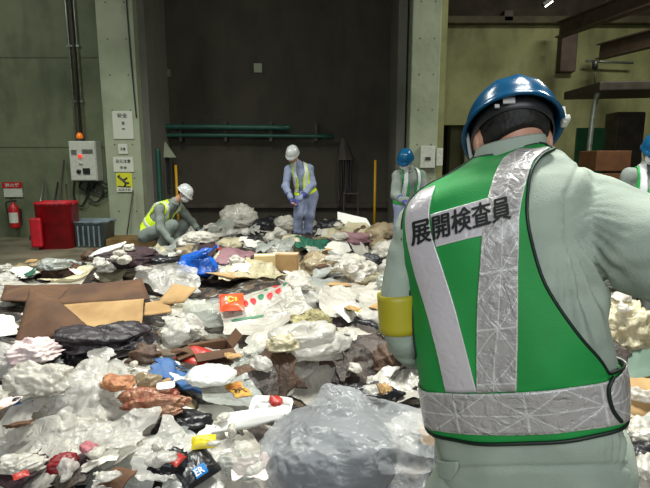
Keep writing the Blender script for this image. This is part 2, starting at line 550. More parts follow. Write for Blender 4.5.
# cables drooping under the box
t = thing('power_cable', 'black cables drooping in loops below the white control box', 'cable', (bc[0], L_WALL-.1, .9))
for k, (dx, lo) in enumerate(((-.25, .5), (-.1, .2), (.05, .42), (.2, .26))):
    MB().tube(smooth_path([(bc[0]+dx, L_WALL-.12, br[2]+.02), (bc[0]+dx*.8-.1, L_WALL-.1, br[2]-lo*.6), (bc[0]+dx+.05, L_WALL-.06, br[2]-lo), (bc[0]+dx+.22, L_WALL-.08, br[2]-lo*.5), (bc[0]+dx*.3+.1, L_WALL-.1, br[2]+.02)], 24), .018, 8).build('loop', M_black, t, True)

# --- leaning poles and brooms behind the red bin
for k, (x0, y0, x1, y1, m_, lab) in enumerate((
        (44, 180, 34, 236, M_galv, 'pale pole leaning on left wall beside the extinguisher'),
        (58, 182, 48, 240, M_black, 'dark pole leaning on left wall behind red bin'),
        (64, 160, 55, 240, M_steel_dark, 'long dark rod leaning toward the control box'),
        (66, 184, 70, 240, M_steel_brown, 'brown rod leaning under the left side of control box'))):
    a = at(x0, y0, L_WALL-.06); b = at(x1, y1, L_WALL-.45); b[2] = 0.02
    t = thing('leaning_pole', lab, 'pole', (b[0], b[1], 0))
    MB().tube([b, a], .016, 8).build('shaft', m_, t, True)
    MB().box((b[0], b[1], .05), (.16, .06, .08), rotm('z', .3*k)).build('head', M_black, t, bevel=.01)
# tall dark shovel-like tool right of pillar: a thin pole
a = at(133, 190, 9.5); b = at(126, 238, 9.3); b[2] = .02
t = thing('leaning_pole', 'thin dark pole leaning against the left pillar', 'pole', (b[0], b[1], 0))
MB().tube([b, a], .012, 8).build('shaft', M_steel_dark, t, True)

# --- fire extinguisher + sign
e = at(14, 228, L_WALL-.2); et = at(14, 199, L_WALL-.2); H_ = et[2]-e[2]
t = thing('fire_extinguisher', 'red fire extinguisher with white label on the left wall', 'fire extinguisher', (e[0], L_WALL-.14, e[2]))
ys = L_WALL-.15
pr = [(0,.0),(.085,0),(.09,.02),(.09,.36),(.075,.42),(.03,.46),(.03,.5)]
V = []
for r, z in pr:
    for j in range(20): V.append((e[0]+max(r,.001)*math.cos(j/20*2*PI), ys+max(r,.001)*math.sin(j/20*2*PI), e[2]+z/.56*H_))
mesh_obj('cylinder', V, grid_faces(20, len(pr), True), M_redsign, t)
V = []
for j in range(13):
    an = PI+ .35 + j/12*(PI-.7)
    for z in (.1, .3): V.append((e[0]+.093*math.cos(an), ys+.093*math.sin(an), e[2]+z/.56*H_))
mesh_obj('paper_label', V, [(2*j, 2*j+2, 2*j+3, 2*j+1) for j in range(12)], M_white, t)
MB().box((e[0]+.02, ys-.02, e[2]+H_*.93), (.12, .03, .025)).box((e[0]+.02, ys-.02, e[2]+H_*1.02), (.12, .03, .02), rotm('y', -.3)).build('lever', M_black, t, bevel=.004)
MB().tube(smooth_path([(e[0]-.03, ys, e[2]+H_*.93), (e[0]-.13, ys-.01, e[2]+H_*.85), (e[0]-.12, ys, e[2]+H_*.5), (e[0]-.1, ys, e[2]+H_*.3)], 16), .013, 8).build('hose', M_black, t, True)
MB().box((e[0], L_WALL-.03, e[2]+.2), (.12, .06, .3)).build('wall_bracket', M_steel_dark, t)
s0, s1 = at(3, 182, L_WALL-.02), at(23, 197, L_WALL-.02)
sc_ = (s0+s1)/2; sw = s1[0]-s0[0]; sh = s0[2]-s1[2]
t = thing('extinguisher_sign', 'red and white fire extinguisher sign above the extinguisher', 'sign', (sc_[0], L_WALL-.01, s1[2]))
MB().box(sc_, (sw, .02, sh)).build('panel', M_white, t)
MB().box((sc_[0], L_WALL-.035, sc_[2]+sh*.3), (sw*1.04, .012, sh*.4)).build('header', M_redsign, t)
flat_text('消火器', (sc_[0], L_WALL-.045, sc_[2]+sh*.3), sw*.8, sh*.25, M_white, t, bold=.02)

# --- signs on the left pillar
M_ink = mat('sign ink', (.02,.02,.02), .5)
M_yel = mat('hazard yellow', srgb(214,214,40), .4, srgb(196,196,60), 20)
M_board = mat('white sign board', srgb(196,200,188), .4)
yp = 9.54
def sign(x0, y0, x1, y1, lab, mm, texts, nm='notice_sign'):
    a, b = at(x0, y0, yp), at(x1, y1, yp); c = (a+b)/2; w = b[0]-a[0]; h = a[2]-b[2]
    t = thing(nm, lab, 'sign', (c[0], yp, b[2]))
    MB().box((c[0], yp, c[2]), (w, .02, h)).build('panel', mm, t, bevel=.003)
    for (txt, fx, fz, fw, fh, m_) in texts:
        flat_text(txt, (c[0]+w*fx, yp-.013, c[2]+h*fz), w*fw, h*fh, m_, t, bold=.015)
    return t, c, w, h
sign(112, 111, 134, 139, 'tall white notice with dark lettering, topmost on left pillar', M_board, [('安全', 0, .34, .5, .16, M_ink), ('第', .02, .06, .16, .13, M_ink), ('一', .02, -.14, .16, .04, M_ink)])
sign(118, 144, 128, 154, 'small pale notice between two larger ones on left pillar', M_board, [('注意', 0, 0, .6, .3, M_ink)])
sign(113, 157, 134, 172, 'white notice with black lettering above the yellow sign', M_board, [('足元注意', 0, .22, .75, .25, M_ink), ('安全', 0, -.2, .35, .2, M_ink)])
t, c, w, h = sign(116, 173, 133, 192, 'yellow warning sign with a black figure on left pillar', M_yel, [])
MB().box((c[0], yp-.014, c[2]-h*.38), (w*1.0, .006, h*.22)).build('caption_strip', M_board, t)
flat_text('転落注意', (c[0], yp-.019, c[2]-h*.38), w*.75, h*.13, M_ink, t)
mb = MB()
q = lambda fx, fz: (c[0]+w*fx, yp-.014, c[2]+h*fz)
mb.tube([q(-.3,.3), q(-.05,.12), q(.1,.0)], .02, 6).tube([q(-.05,.12), q(.2,.25)], .016, 6).tube([q(.1,0), q(.3,-.02)], .018, 6).tube([q(.1,0), q(.02,-.2)], .018, 6).tube([q(-.42,-.2), q(.4,-.22)], .012, 6).tube([q(-.34,.36), q(-.3,.33)], .03, 8)
mb.build('pictogram', M_ink, t)
# black cable arching at the pillar's right edge
a = at(141, 95, 9.5)
tag(MB().tube(smooth_path([(a[0]-.2, 9.538, CEIL), (a[0]-.17, 9.538, a[2]+1.2), (a[0]-.14, 9.538, a[2]+.1), (a[0]-.12, 9.538, a[2]-.4)], 24), .014, 8).build('power_cable', M_black, None, True), 'thin black cable hanging down right edge of left pillar', 'cable')

# --- red bin (folded red tub leaning) and grey crate
def tub(name, lab, c, w, d, h, m_, flare, rot, tilt=0, rim=.02, cat='bin'):
    R = rotm('z', rot) @ rotm('y', tilt)
    t = thing(name, lab, cat, (c[0], c[1], 0))
    n = 40; prof = [(1-flare, 0), (1, 1), (1+rim, 1), (1+rim, .94), (1+rim, 1.02), (.96, 1.02), (.94-flare, .04)]
    V = []
    for s, z in prof:
        for j in range(n):
            an = j/n*2*PI; ca, sa = math.cos(an), math.sin(an)
            k = 1/ (abs(ca)**5+abs(sa)**5)**.2
            V.append(R @ np.array([ca*k*w/2*s, sa*k*d/2*s, z*h]) + np.array([c[0], c[1], 0]))
    F = grid_faces(n, len(prof), True) + [tuple(range(n))[::-1], tuple(range((len(prof)-1)*n, len(prof)*n))]
    mesh_obj('body', V, F, m_, t)
    return t, R
p = at(53, 251, 8.5)
xa = at(36, 230, 8.6)[0]; xb = at(72, 230, 8.6)[0]
t, R = tub('plastic_bin', 'tall red plastic bin standing by the left wall', ((xa+xb)/2, 8.75), xb-xa, .5, at(50, 203, 8.6)[2], M_red, .05, .12)
MB().box(((xa+xb)/2-.2, 8.42, .3), (.18, .1, .5), rotm('z', .2)).build('side_flap', M_red, t, bevel=.03)
xa = at(69, 235, 8.9)[0]; xb = at(111, 235, 8.9)[0]
M_crate = mat('pale blue grey plastic', srgb(118,132,138), .35, srgb(98,110,116), 6)
t, R = tub('plastic_crate', 'blue grey plastic crate on floor right of the red bin', ((xa+xb)/2, 8.95), (xb-xa), .55, at(90, 222, 8.7)[2], M_crate, .1, -.04, rim=.05, cat='crate')
for k in range(7):
    MB().box((xa+.1+k*(xb-xa-.2)/6, 8.66, .2), (.025, .03, .36)).build('rib', M_crate, t, bevel=.006)

# --- notice box on right pillar
a, b = at(420, 146, 9.45), at(434, 168, 9.45)
t = thing('document_box', 'white document box fixed to the right pillar behind worker', 'box', ((a[0]+b[0])/2, 9.45, b[2]))
MB().box(((a[0]+b[0])/2, 9.43, (a[2]+b[2])/2), (b[0]-a[0], .12, a[2]-b[2])).build('case', M_white, t, bevel=.01)
MB().box(((a[0]+b[0])/2, 9.362, (a[2]+b[2])/2-.03), (.1, .01, .06)).build('latch', M_steel_dark, t)
MB().box((b[0]+.09, 9.47, (a[2]+b[2])/2), (.12, .1, .32)).build('side_box', M_white, t, bevel=.008)

# --- far right: machine canopy, green board, timber box, lamps
M_tan = mat('orange brown board', srgb(122,78,46), .7, srgb(98,64,38), 5)
M_green = mat('green painted board', srgb(22,84,52), .5, srgb(28,96,60), 5)
Yc = 9.5
pA = at(597, 86, Yc); pB = at(650, 78, Yc)
t = thing('machine_canopy', 'dark steel canopy arm on a bent post at right', 'machine', (pA[0]+1, Yc, 0))
MB().box(((pA[0]+11.5)/2, Yc+.6, pA[2]+.05), (11.5-pA[0], 1.4, .16), rotm('y', -.02)).build('canopy', M_steel_dark, t, bevel=.02)
pc = at(598, 92, Yc+.1); pd = at(589, 150, Yc+.1); pd2 = at(586, 190, Yc+.1)
MB().tube(smooth_path([pc, (pc[0]-.05, Yc+.1, pc[2]-.3), pd, pd2, (pd2[0]-.03, Yc+.1, .3), (pd2[0]-.03, Yc+.1, 0)], 30), .045, 10).build('post', M_galv, t, True)
MB().box(((pA[0]+11.5)/2+.6, Yc+1.0, pA[2]-1.0), (1.1, .5, 2.0)).build('machine_body', M_steel_dark, t, bevel=.03)
MB().tube([(at(598,64,Yc)[0], Yc+.1, at(598,68,Yc)[2]), (at(598,64,Yc)[0], Yc+.1, at(598,60,Yc)[2])], .05, 10).build('knob', M_black, t, True)
MB().tube([(at(598,68,Yc)[0], Yc+.1, at(598,68,Yc)[2]), (at(598,84,Yc)[0], Yc+.1, at(598,84,Yc)[2])], .012, 8).build('stem', M_steel_dark, t, True)
a, b = at(577, 128, 10.5), at(603, 150, 10.5)
t = thing('green_board', 'dark green board standing behind the big blue helmet worker', 'board', ((a[0]+b[0])/2, 10.5, 0))
MB().box(((a[0]+b[0])/2, 10.5, a[2]/2+.3), (b[0]-a[0], .06, a[2]-.6)).build('panel', M_green, t)
for x in (a[0]+.05, b[0]-.05): MB().box((x, 10.5, .35), (.05, .05, .7)).build('leg', M_steel_dark, t)
a, b = at(600, 150, 8.6), at(627, 172, 8.6)
t = thing('wooden_box', 'orange brown wooden box stacked high at the right edge', 'box', ((a[0]+b[0])/2, 8.9, 0))
for k, z in enumerate(np.arange(a[2]-.18, .1, -.38)):
    MB().box(((a[0]+b[0])/2+.02*(k%2), 8.9, z), (b[0]-a[0]+.1, .6, .34)).build('slat_panel', M_tan, t, bevel=.01)
MB().box(((a[0]+b[0])/2, 8.9, .06), (b[0]-a[0], .5, .12)).build('base', M_tan, t)
a, b = at(617, 112, 11), at(641, 150, 11)
tag(MB().box(((a[0]+b[0])/2, 11.2, a[2]/2), (b[0]-a[0], .5, a[2])).build('machine_cabinet', M_steel_dark, bevel=.02), 'dark upright cabinet under the steel canopy at right', 'cabinet')
# dark patches, built as raised brown boxes, and a pipe high on the far wall
for (x0, y0, x1, y1, lab) in ((562, 32, 575, 72, 'narrow dark patch high on far wall right of centre'), (504, 10, 513, 22, 'small dark patch above the ledge on far wall')):
    a, b = at(x0, y0, FARY-.2), at(x1, y1, FARY-.2)
    tag(MB().box(((a[0]+b[0])/2, FARY-.12, (a[2]+b[2])/2), (b[0]-a[0], .24, a[2]-b[2])).build('wall_patch', M_steel_brown, bevel=.02), lab, 'box')
a, b = at(586, 61, FARY-.3), at(633, 63, FARY-.3)
tag(MB().tube([a, b], .03, 8).build('wall_pipe', M_galv, None, True), 'short pale pipe high on far wall above the canopy', 'pipe')
# overhead crane girders
for k, (p, q, lab) in enumerate((((560, 30, 11.8), (720, -30, 7.5), 'rusty overhead girder slanting at top right'), ((600, 52, 11.8), (760, 10, 8.0), 'lowest rusty overhead girder at top right'))):
    a, b = at(*p), at(*q)
    d = b - a; L = np.linalg.norm(d); x = d/L; y = np.cross([0,0,1], x); y /= np.linalg.norm(y); z = np.cross(x, y)
    R = np.stack([x, y, z], 1); c = (a+b)/2
    t = thing('roof_girder', lab, 'girder', tuple(c))
    mb = MB().box(c, (L, .03, .3), R).box(c + z*.15, (L, .2, .03), R).box(c - z*.15, (L, .2, .03), R)
    mb.build('beam', M_steel_brown, t)
# small tube lamps
M_lampe = mat('lit tube', (1, 1, 1), .3, emit=(1, .97, .9), estr=4)
for k, (x, y, Y, lab) in enumerate(((549, 4, 10.5, 'small lit tube lamp at the very top of the picture'), (605, 16, 10.5, 'small lit tube lamp hanging among the girders at right'))):
    c = at(x, y, Y)
    t = thing('tube_lamp', lab, 'lamp', tuple(c))
    MB().box(c + np.array([0, 0, .07]), (.3, .1, .05), rotm('y', -.6)).build('housing', M_steel_dark, t)
    MB().tube([c + np.array([-.07, 0, -.05]), c + np.array([.07, 0, .05])], .014, 8).build('tube', M_lampe, t, True)
    MB().tube([c + np.array([0, 0, .09]), (c[0], c[1], CEIL)], .008, 6).build('hanger', M_steel_dark, t)
# ------------------------------------------------------------------ people
M_skin = mat('skin', srgb(196,150,126), .5, srgb(184,134,112), 14)
M_hair = mat('black hair', (.006, .005, .005), .65, (.012,.010,.009), 60, bump=.25, bscale=120)
M_mask = mat('white paper mask', srgb(225,228,230), .7)
M_blueh = mat('blue helmet shell', srgb(18,74,110), .22, spec=.18)
M_greyh = mat('white grey helmet shell', srgb(186,190,190), .25, coat=.4)
M_jack = mat('pale grey green work cloth', srgb(160,172,158), .8, srgb(146,158,146), 9, bump=.15, bscale=260)
M_jackb = mat('pale blue grey work cloth', srgb(140,150,178), .8, srgb(124,134,164), 9, bump=.15, bscale=200)
M_jackg = mat('grey work cloth', srgb(126,134,128), .8, srgb(108,118,112), 9, bump=.15, bscale=200)
M_glove = mat('dark rubber glove', srgb(38,46,52), .45)
M_gloveb = mat('blue violet glove', srgb(56,60,128), .5)
M_boot = mat('black rubber boot', (.012,.012,.014), .4)
M_lime = mat('lime yellow vest mesh', srgb(206,236,40), .6)
M_vgreen = mat('green vest cloth', srgb(24,150,66), .62, srgb(20,134,58), 5, bump=.1, bscale=300)
M_tape = mat('silver reflective tape', srgb(200,204,206), .35)
M_strap = mat('pale webbing strap', srgb(190,190,184), .6)
M_eye = mat('dark eye', (.01,.01,.01), .2)
M_lip = mat('lip', srgb(150,90,84), .5)
M_pipe = mat('black piping', srgb(10,30,20), .5)

def unit(v):
    v = np.array(v, float); return v / (np.linalg.norm(v) + 1e-12)
def frame(f, up):
    f = unit(f); r = unit(np.cross(f, up)); u = np.cross(r, f)
    return np.stack([r, f, u], 1)      # columns: right, forward, up

def head_prims(c, R, s=1.0):
    L = lambda x, y, z: c + R @ (np.array([x, y, z]) * s)
    return [ell(L(0, -.01, .02), np.array([.076, .096, .098])*s, R), ell(L(0, .022, -.055), np.array([.056, .066, .07])*s, R),
            cap(L(0, .088, .0), L(0, .112, -.035), .011*s, .016*s), ell(L(.079, -.005, -.01), np.array([.012, .02, .033])*s, R),
            ell(L(-.079, -.005, -.01), np.array([.012, .02, .033])*s, R), cap(L(-.018, .09, -.072), L(.018, .09, -.072), .009*s),
            cap(L(-.05, .082, .028), L(.05, .082, .028), .012*s)]

def hand_prims(w, d, n, side=1, s=1.0, curl=.8, rs=1.0):
    d = unit(d); n = unit(np.array(n) - d*np.dot(n, d)); sd = np.cross(d, n)*side
    P = []
    R = np.stack([sd, d, n], 1)
    P.append(ell(w + d*.05*s, np.array([.042, .056, .02])*s*rs, R))
    for i, (x, L) in enumerate(((-.03, .058), (-.01, .072), (.011, .078), (.031, .068))):
        b = w + (d*.085 + sd*x)*s
        m = b + (d*math.cos(curl*.5) + n*math.sin(curl*.5) + sd*x*1.2)*L*.55*s
        e = m + (d*math.cos(curl*1.4) + n*math.sin(curl*1.4))*L*.5*s
        P += [cap(b - d*.02*s, m, .0105*s*rs, .0095*s*rs), cap(m, e, .0095*s*rs, .008*s*rs)]
    b = w + (d*.025 + sd*.036)*s
    m = b + (sd*.8 + d*.6 + n*.35)*.042*s
    e = m + (sd*.2 + d*.85 + n*.5)*.03*s
    P += [cap(b - sd*.015*s, m, .013*s*rs, .011*s*rs), cap(m, e, .011*s*rs, .009*s*rs)]
    return P

def make_helmet(c, R, a, b, h, m_, parent, strap=None, name='helmet', res=72):
    V = []; rings = []
    es = np.linspace(0, PI/2, 16)
    def ring(fs, z, kk):
        out = []
        for j in range(res):
            t = j/res*2*PI
            x, y = math.cos(t), math.sin(t)
            fr = max(y, 0)**3
            s = fs + (kk*.16*fr)
            zz = z - (.012*fr*kk)
            X, Y = a*x*s, b*y*s
            if z > h*.4: zz += .005*(math.exp(-(X/.011)**2) + .7*math.exp(-((abs(X)-.045)/.009)**2))
            out.append((X, Y, zz))
        return out
    for e in es[::-1]: rings.append(ring(.95*max(math.cos(e), .001)**.8, (h-.006)*math.sin(e) + (0 if e else 0), 0))
    rings.append(ring(.99, -.008, .3)); rings.append(ring(1.085, -.014, 1)); rings.append(ring(1.09, -.009, 1)); rings.append(ring(1.01, .006, .2))
    for e in es[1:]: rings.append(ring(max(math.cos(e), .001)**.8, h*math.sin(e), 0))
    V = np.array([p for r in rings for p in r]) @ R.T + c
    n = res
    F = grid_faces(n, len(rings), True)
    o = mesh_obj(name, V, F, m_, parent)
    if strap is not None:
        L = lambda x, y, z: c + R @ np.array([x, y, z])
        for sgn in (-1, 1):
            MB().tube(smooth_path([L(sgn*a*.93, .03, .01), L(sgn*a*.8, .045, -.07), L(sgn*.04, .06, -.165)], 12), .0045, 6).build('chin_strap', strap, o, True)
    return o

def folds(amp, freq, seed):
    def fn(P, D):
        return D + amp * crumple(P, freq, np.random.default_rng(seed), 5)
    return fn

def worker(label, J, face, up, mats, group=None, mask=True, vest='lime', h=.012, seed=1, armcurl=.9, palms=((0,0,-1),(0,0,-1))):
    """J: joints in world space.  mats: jacket, trousers, glove, helmet"""
    J = {k: np.array(v, float) for k, v in J.items()}
    base = (J['anL'] + J['anR'])/2; base[2] = min(J['anL'][2], J['anR'][2]) - .08
    t = thing('person', label, 'person', tuple(base), group)
    R = frame(face, up)
    hd = J['head']
    sp = []
    pel, ch, nk = J['pelvis'], J['chest'], J['neck']
    torso = lambda g: [cap(pel, (pel+ch)/2, .125+g, .125+g), cap((pel+ch)/2, ch, .125+g, .135+g), cap(ch, nk, .12+g, .055+g),
                       cap(J['shL'], J['shR'], .058+g), cap(J['hipL'], J['hipR'], .085+g)]
    arm = lambda s, g: [cap(J['sh'+s], J['el'+s], .056+g, .043+g), cap(J['el'+s], J['wr'+s], .043+g, .032+g)]
    leg = lambda s, g: [cap(J['hip'+s], J['kn'+s], .088+g, .06+g), cap(J['kn'+s], J['an'+s], .058+g, .045+g)]
    foot = lambda s, g: [cap(J['an'+s], J['to'+s], .042+g, .034+g)]
    body = torso(0) + arm('L', 0) + arm('R', 0) + leg('L', 0) + leg('R', 0) + foot('L', 0) + foot('R', 0) + [cap(nk, hd + R @ np.array([0, -.02, -.05]), .052)] + head_prims(hd, R)
    hands = {}
    for s, sd, pn in (('L', 1, palms[0]), ('R', -1, palms[1])):
        hands[s] = hand_prims(J['wr'+s], J['wr'+s]-J['el'+s], pn, sd, 1.0, armcurl)
        body += hand_prims(J['wr'+s], J['wr'+s]-J['el'+s], pn, sd, 1.0, armcurl, .72)
    V, F = field(body, h, k=.018)
    mesh_obj('body', V, F, M_skin, t)
    jm, tm, gm, hm = mats
    V, F = field(torso(.022) + arm('L', .018) + arm('R', .018), h, k=.03, fn=folds(.014, 6, seed))
    jk = mesh_obj('jacket', V, F, jm, t)
    MB().tube(smooth_path([nk + R @ np.array([.07*math.cos(a), .07*math.sin(a), .0]) for a in np.linspace(0, 2*PI, 13)], 30), .02, 8).build('collar', jm, jk, True)
    V, F = field(leg('L', .03) + leg('R', .03) + [cap(J['hipL'], J['hipR'], .105), cap(pel, pel + (ch-pel)*.2, .13)], h, k=.03, fn=folds(.016, 6, seed+1))
    mesh_obj('trousers', V, F, tm, t)
    for s in 'LR':
        sh = [cap(J['an'+s] + (J['kn'+s]-J['an'+s])*.35, J['an'+s], .072, .062)] + foot(s, .018)
        V, F = field(sh, .01, k=.02)
        mesh_obj('boot', V, F, M_boot, t)
        V, F = field(hands[s] + [cap(J['wr'+s] + (J['el'+s]-J['wr'+s])*.3, J['wr'+s], .058, .04)], .0065, k=.008)
        mesh_obj('glove', V, F, gm, t)
    # vest
    if vest:
        tf = R[:, 1].copy() if vest != 'x' else None
        fw = np.array(J.get('fwd', face), float); fw = unit(fw - 0)
        ax = unit(nk - pel); rt = unit(J['shR'] - J['shL']); fw = unit(np.cross(ax, rt)); fw = fw if np.dot(fw, J.get('fwd', face)) > 0 else -fw
        Lt = np.linalg.norm(nk - pel); hw = np.linalg.norm(J['shR']-J['shL'])/2
        mid = (J['shL']+J['shR'])/2
        def loc(P):
            q = P - mid
            return q @ rt, q @ fw, (P - pel) @ ax / Lt
        def vf(P, D):
            x, y, z = loc(P)
            d = np.maximum(D - .012, -(D + .004))
            d = np.maximum(d, np.abs(x) - (hw*.93 - .25*np.clip((z-.35), 0, .5)*hw + np.where(z < .4, .2, 0)))
            d = np.maximum(d, (.02 - z)*Lt)
            neck = np.where(y > 0, .035 + np.maximum(z-.55, 0)*.17, .07) - np.abs(x)
            d = np.where((y > 0) | (z > .93), np.maximum(d, np.where((y > 0), neck, np.where(z > .95, neck, -1))), d)
            return d
        V, F = field(torso(.03), .01, k=.03, fn=vf)
        vm = M_lime if vest == 'lime' else M_vgreen
        vo = mesh_obj('safety_vest', V, F, vm, t)
        def sf(P, D):
            x, y, z = loc(P)
            d = np.maximum(D - .020, -(D - .004))
            v_ = np.maximum(np.abs(np.abs(x) - hw*.55) - .026, (.25-z)*Lt)
            b_ = np.abs((z - .22)*Lt) - .026
            nk_ = np.where(y > 0, .035 - np.abs(x), -1)
            return np.maximum(np.maximum(d, np.minimum(v_, b_)), nk_)
        V, F = field(torso(.03), .009, k=.03, fn=sf)
        mesh_obj('reflective_tape', V, F, M_tape, vo)
    # helmet, hair, face
    hc = hd + R @ np.array([0, -.005, .035])
    hr = frame(R[:, 1]*math.cos(.1) - R[:, 2]*math.sin(.1)*1, R[:, 2])
    make_helmet(hc, hr, .108, .135, .125, hm, t, M_strap, res=40)
    V, F = field([ell(hd + R @ np.array([0, -.02, .02]), np.array([.083, .098, .10]), R)], .012, k=.01, fn=lambda P, D: np.maximum(D, np.maximum((P-hd) @ R[:, 1] - .03, -((P-hd) @ R[:, 2]) - .045)))
    mesh_obj('hair', V, F, M_hair, t)
    for sx in (-1, 1):
        V, F = field([ell(hd + R @ np.array([sx*.03, .083, .002]), np.array([.013, .008, .007]), R)], .004, k=.01)
        mesh_obj('eye', V, F, M_eye, t)
    if mask:
        V, F = field([ell(hd + R @ np.array([0, .05, -.055]), np.array([.064, .072, .055]), R)], .008, k=.01, fn=lambda P, D: np.maximum(np.maximum(D, -D-.01), -((P-hd) @ R[:, 1]) + .03))
        mesh_obj('face_mask', V, F, M_mask, t)
    else:
        V, F = field([cap(hd + R @ np.array([-.02, .092, -.07]), hd + R @ np.array([.02, .092, -.07]), .007)], .004, k=.01)
        mesh_obj('mouth', V, F, M_lip, t)
    return t

def place(origin, yaw, J, s=1.0):
    R = rotm('z', yaw)
    return {k: np.array(origin) + R @ (np.array(v, float)*s) for k, v in J.items()}

# standing worker at the back: local x = image right, y = away, z = up
O = at(302, 232, 8.7); O[2] = .14
J = dict(pelvis=(.08,.10,.80), chest=(0,.02,1.13), neck=(-.07,-.06,1.31), head=(-.14,-.17,1.45), shL=(-.21,-.03,1.20), shR=(.12,.04,1.22),
         elL=(-.27,-.10,.93), elR=(.19,-.02,.95), wrL=(-.17,-.28,.75), wrR=(-.02,-.26,.72), hipL=(-.01,.08,.78), hipR=(.17,.10,.78),
         knL=(-.06,-.0,.44), knR=(.13,.03,.44), anL=(-.08,.08,.08), anR=(.10,.08,.08), toL=(-.12,-.12,.05), toR=(.08,-.12,.05))
worker('standing worker in lime vest and pale blue overalls bending over the waste', place(O, 0, J), (-.25,-.8,-.55), (0,-.4,1),
       (M_jackb, M_jackb, M_gloveb, M_greyh), mask=False, seed=3)
# crouching worker at the left
O = at(166, 252, 8.1); O[2] = .0
J = dict(pelvis=(-.26,.05,.30), chest=(-.02,.02,.60), neck=(.16,.0,.74), head=(.31,-.03,.86), shL=(.16,.17,.66), shR=(-.01,-.17,.66),
         elL=(.34,.2,.44), elR=(.02,-.26,.40), wrL=(.50,.1,.28), wrR=(.20,-.3,.20), hipL=(-.25,.14,.27), hipR=(-.27,-.06,.27),
         knL=(.22,.24,.40), knR=(.16,-.16,.43), anL=(.02,.22,.08), anR=(-.06,-.14,.08), toL=(.2,.24,.05), toR=(.12,-.15,.05))
J['fwd'] = (1, 0, 0)
Jw = place(O, 0, J, 1.13); Jw['fwd'] = np.array((.7, 0, -.5))
worker('crouching worker in grey overalls and lime vest sorting waste near left pillar', Jw, (.8,-.3,-.55), (.45,0,1),
       (M_jackg, M_jackg, M_glove, M_greyh), seed=5)
# worker with blue helmet at the right pillar
O = at(405, 260, 7.2); O[2] = .06
J = dict(pelvis=(.04,.10,.83), chest=(.03,.03,1.13), neck=(-.0,-.04,1.28), head=(-.05,-.12,1.40), shL=(-.14,-.06,1.19), shR=(.19,.05,1.19),
         elL=(-.18,-.16,.93), elR=(.24,-.08,.94), wrL=(-.1,-.34,.88), wrR=(.04,-.32,.86), hipL=(-.06,.08,.8), hipR=(.13,.12,.8),
         knL=(-.08,.02,.45), knR=(.12,.05,.45), anL=(-.08,.08,.08), anR=(.13,.1,.08), toL=(-.14,-.1,.05), toR=(.09,-.1,.05))
worker('masked worker in blue helmet and green vest standing by the right pillar', place(O, 0, J, 1.03), (-.4,-.8,-.5), (0,-.3,1),
       (M_jackg, M_jackb, M_gloveb, M_blueh), vest='green', seed=8)
# worker cut by the right edge
O = at(646, 200, 4.5); O[2] = .02; O[0] += .03
J = dict(pelvis=(.0,.02,.90), chest=(.0,.0,1.22), neck=(.0,-.02,1.42), head=(-.01,-.06,1.56), shL=(-.17,-.02,1.33), shR=(.17,.0,1.33),
         elL=(-.22,-.02,1.05), elR=(.23,.0,1.05), wrL=(-.14,-.22,.96), wrR=(.16,-.2,.96), hipL=(-.09,.02,.88), hipR=(.09,.02,.88),
         knL=(-.09,.0,.48), knR=(.1,.0,.48), anL=(-.09,.05,.08), anR=(.1,.05,.08), toL=(-.12,-.12,.05), toR=(.1,-.12,.05))
worker('worker in blue helmet and vest cut off by the right edge', place(O, -.35, J), (-.45,-.8,-.35), (0,-.2,1),
       (M_jackg, M_jackg, M_glove, M_blueh), vest='green', seed=9)

# ---------------------------------------------------------------- foreground worker seen from behind
PSI = math.radians(27)
FWD = np.array([math.sin(PSI), math.cos(PSI), 0.0]); LAT = np.array([math.cos(PSI), -math.sin(PSI), 0.0])
rows = [  # left px, left py, right px, right py, depth, b
    (434,600, 648,592, 1.12,.135), (433,540, 645,532, 1.12,.13), (432,488, 638,480, 1.12,.125), (430,455, 631,446, 1.12,.122), (426,425, 626,414, 1.12,.122),
    (421,395, 622,384, 1.125,.125), (415,360, 614,349, 1.13,.13), (409,325, 609,312, 1.14,.135), (404,292, 603,278, 1.155,.137), (399,262, 600,244, 1.165,.138),
    (397,236, 598,212, 1.175,.135), (400,214, 594,184, 1.185,.125), (410,199, 584,167, 1.195,.11), (427,189, 571,157, 1.205,.095), (446,180, 560,151, 1.21,.082),
    (463,170, 552,149, 1.215,.07), (472,163, 546,148, 1.225,.064)]
Rw = np.array(rows, float)
Rw[:, 0] += np.interp(np.arange(len(rows)), [0, 2, 11, 16], [4, 5, 7, 2]); Rw[:, 2] -= np.interp(np.arange(len(rows)), [0, 3, 6, 8, 16], [3, 4, 2, 0, 0])
NT = 150
Rs = smooth_path(Rw, NT)
cen = np.zeros((NT, 3)); E1 = np.zeros((NT, 3)); A_ = np.zeros(NT); B_ = Rs[:, 5]
_r = np.radians(np.arange(0, 360, 3)); _x = np.sign(np.cos(_r))*np.abs(np.cos(_r))**(2/2.35); _y = np.sign(np.sin(_r))*np.abs(np.sin(_r))**(2/2.35)
for i, (lx_, ly_, rx_, ry_, Yd, bb) in enumerate(Rs):
    cx_, cy_, hw_ = (lx_+rx_)/2, (ly_+ry_)/2, (rx_-lx_)/2
    a, s = hw_/FOC*Yd, 0.0
    for _ in range(25):
        c = at(cx_, cy_, Yd)
        e = np.array([LAT[0], LAT[1], s])
        ring = c + (a*_x)[:, None]*e + (bb*_y)[:, None]*(-FWD)
        q = proj(ring); kl, kr = q[:, 0].argmin(), q[:, 0].argmax()
        a = max(a*(1 + .7*((rx_-lx_)/(q[kr, 0]-q[kl, 0]) - 1)), .03)
        cx_ += .7*((lx_+rx_)/2 - (q[kl, 0]+q[kr, 0])/2)
        cy_ += .7*((ly_+ry_)/2 - (q[kl, 1]+q[kr, 1])/2)
        s += .6*((q[kr, 1]-q[kl, 1]) - (ry_-ly_))/FOC*Yd/(2*a)
    cen[i] = c; E1[i] = (LAT[0], LAT[1], s); A_[i] = a
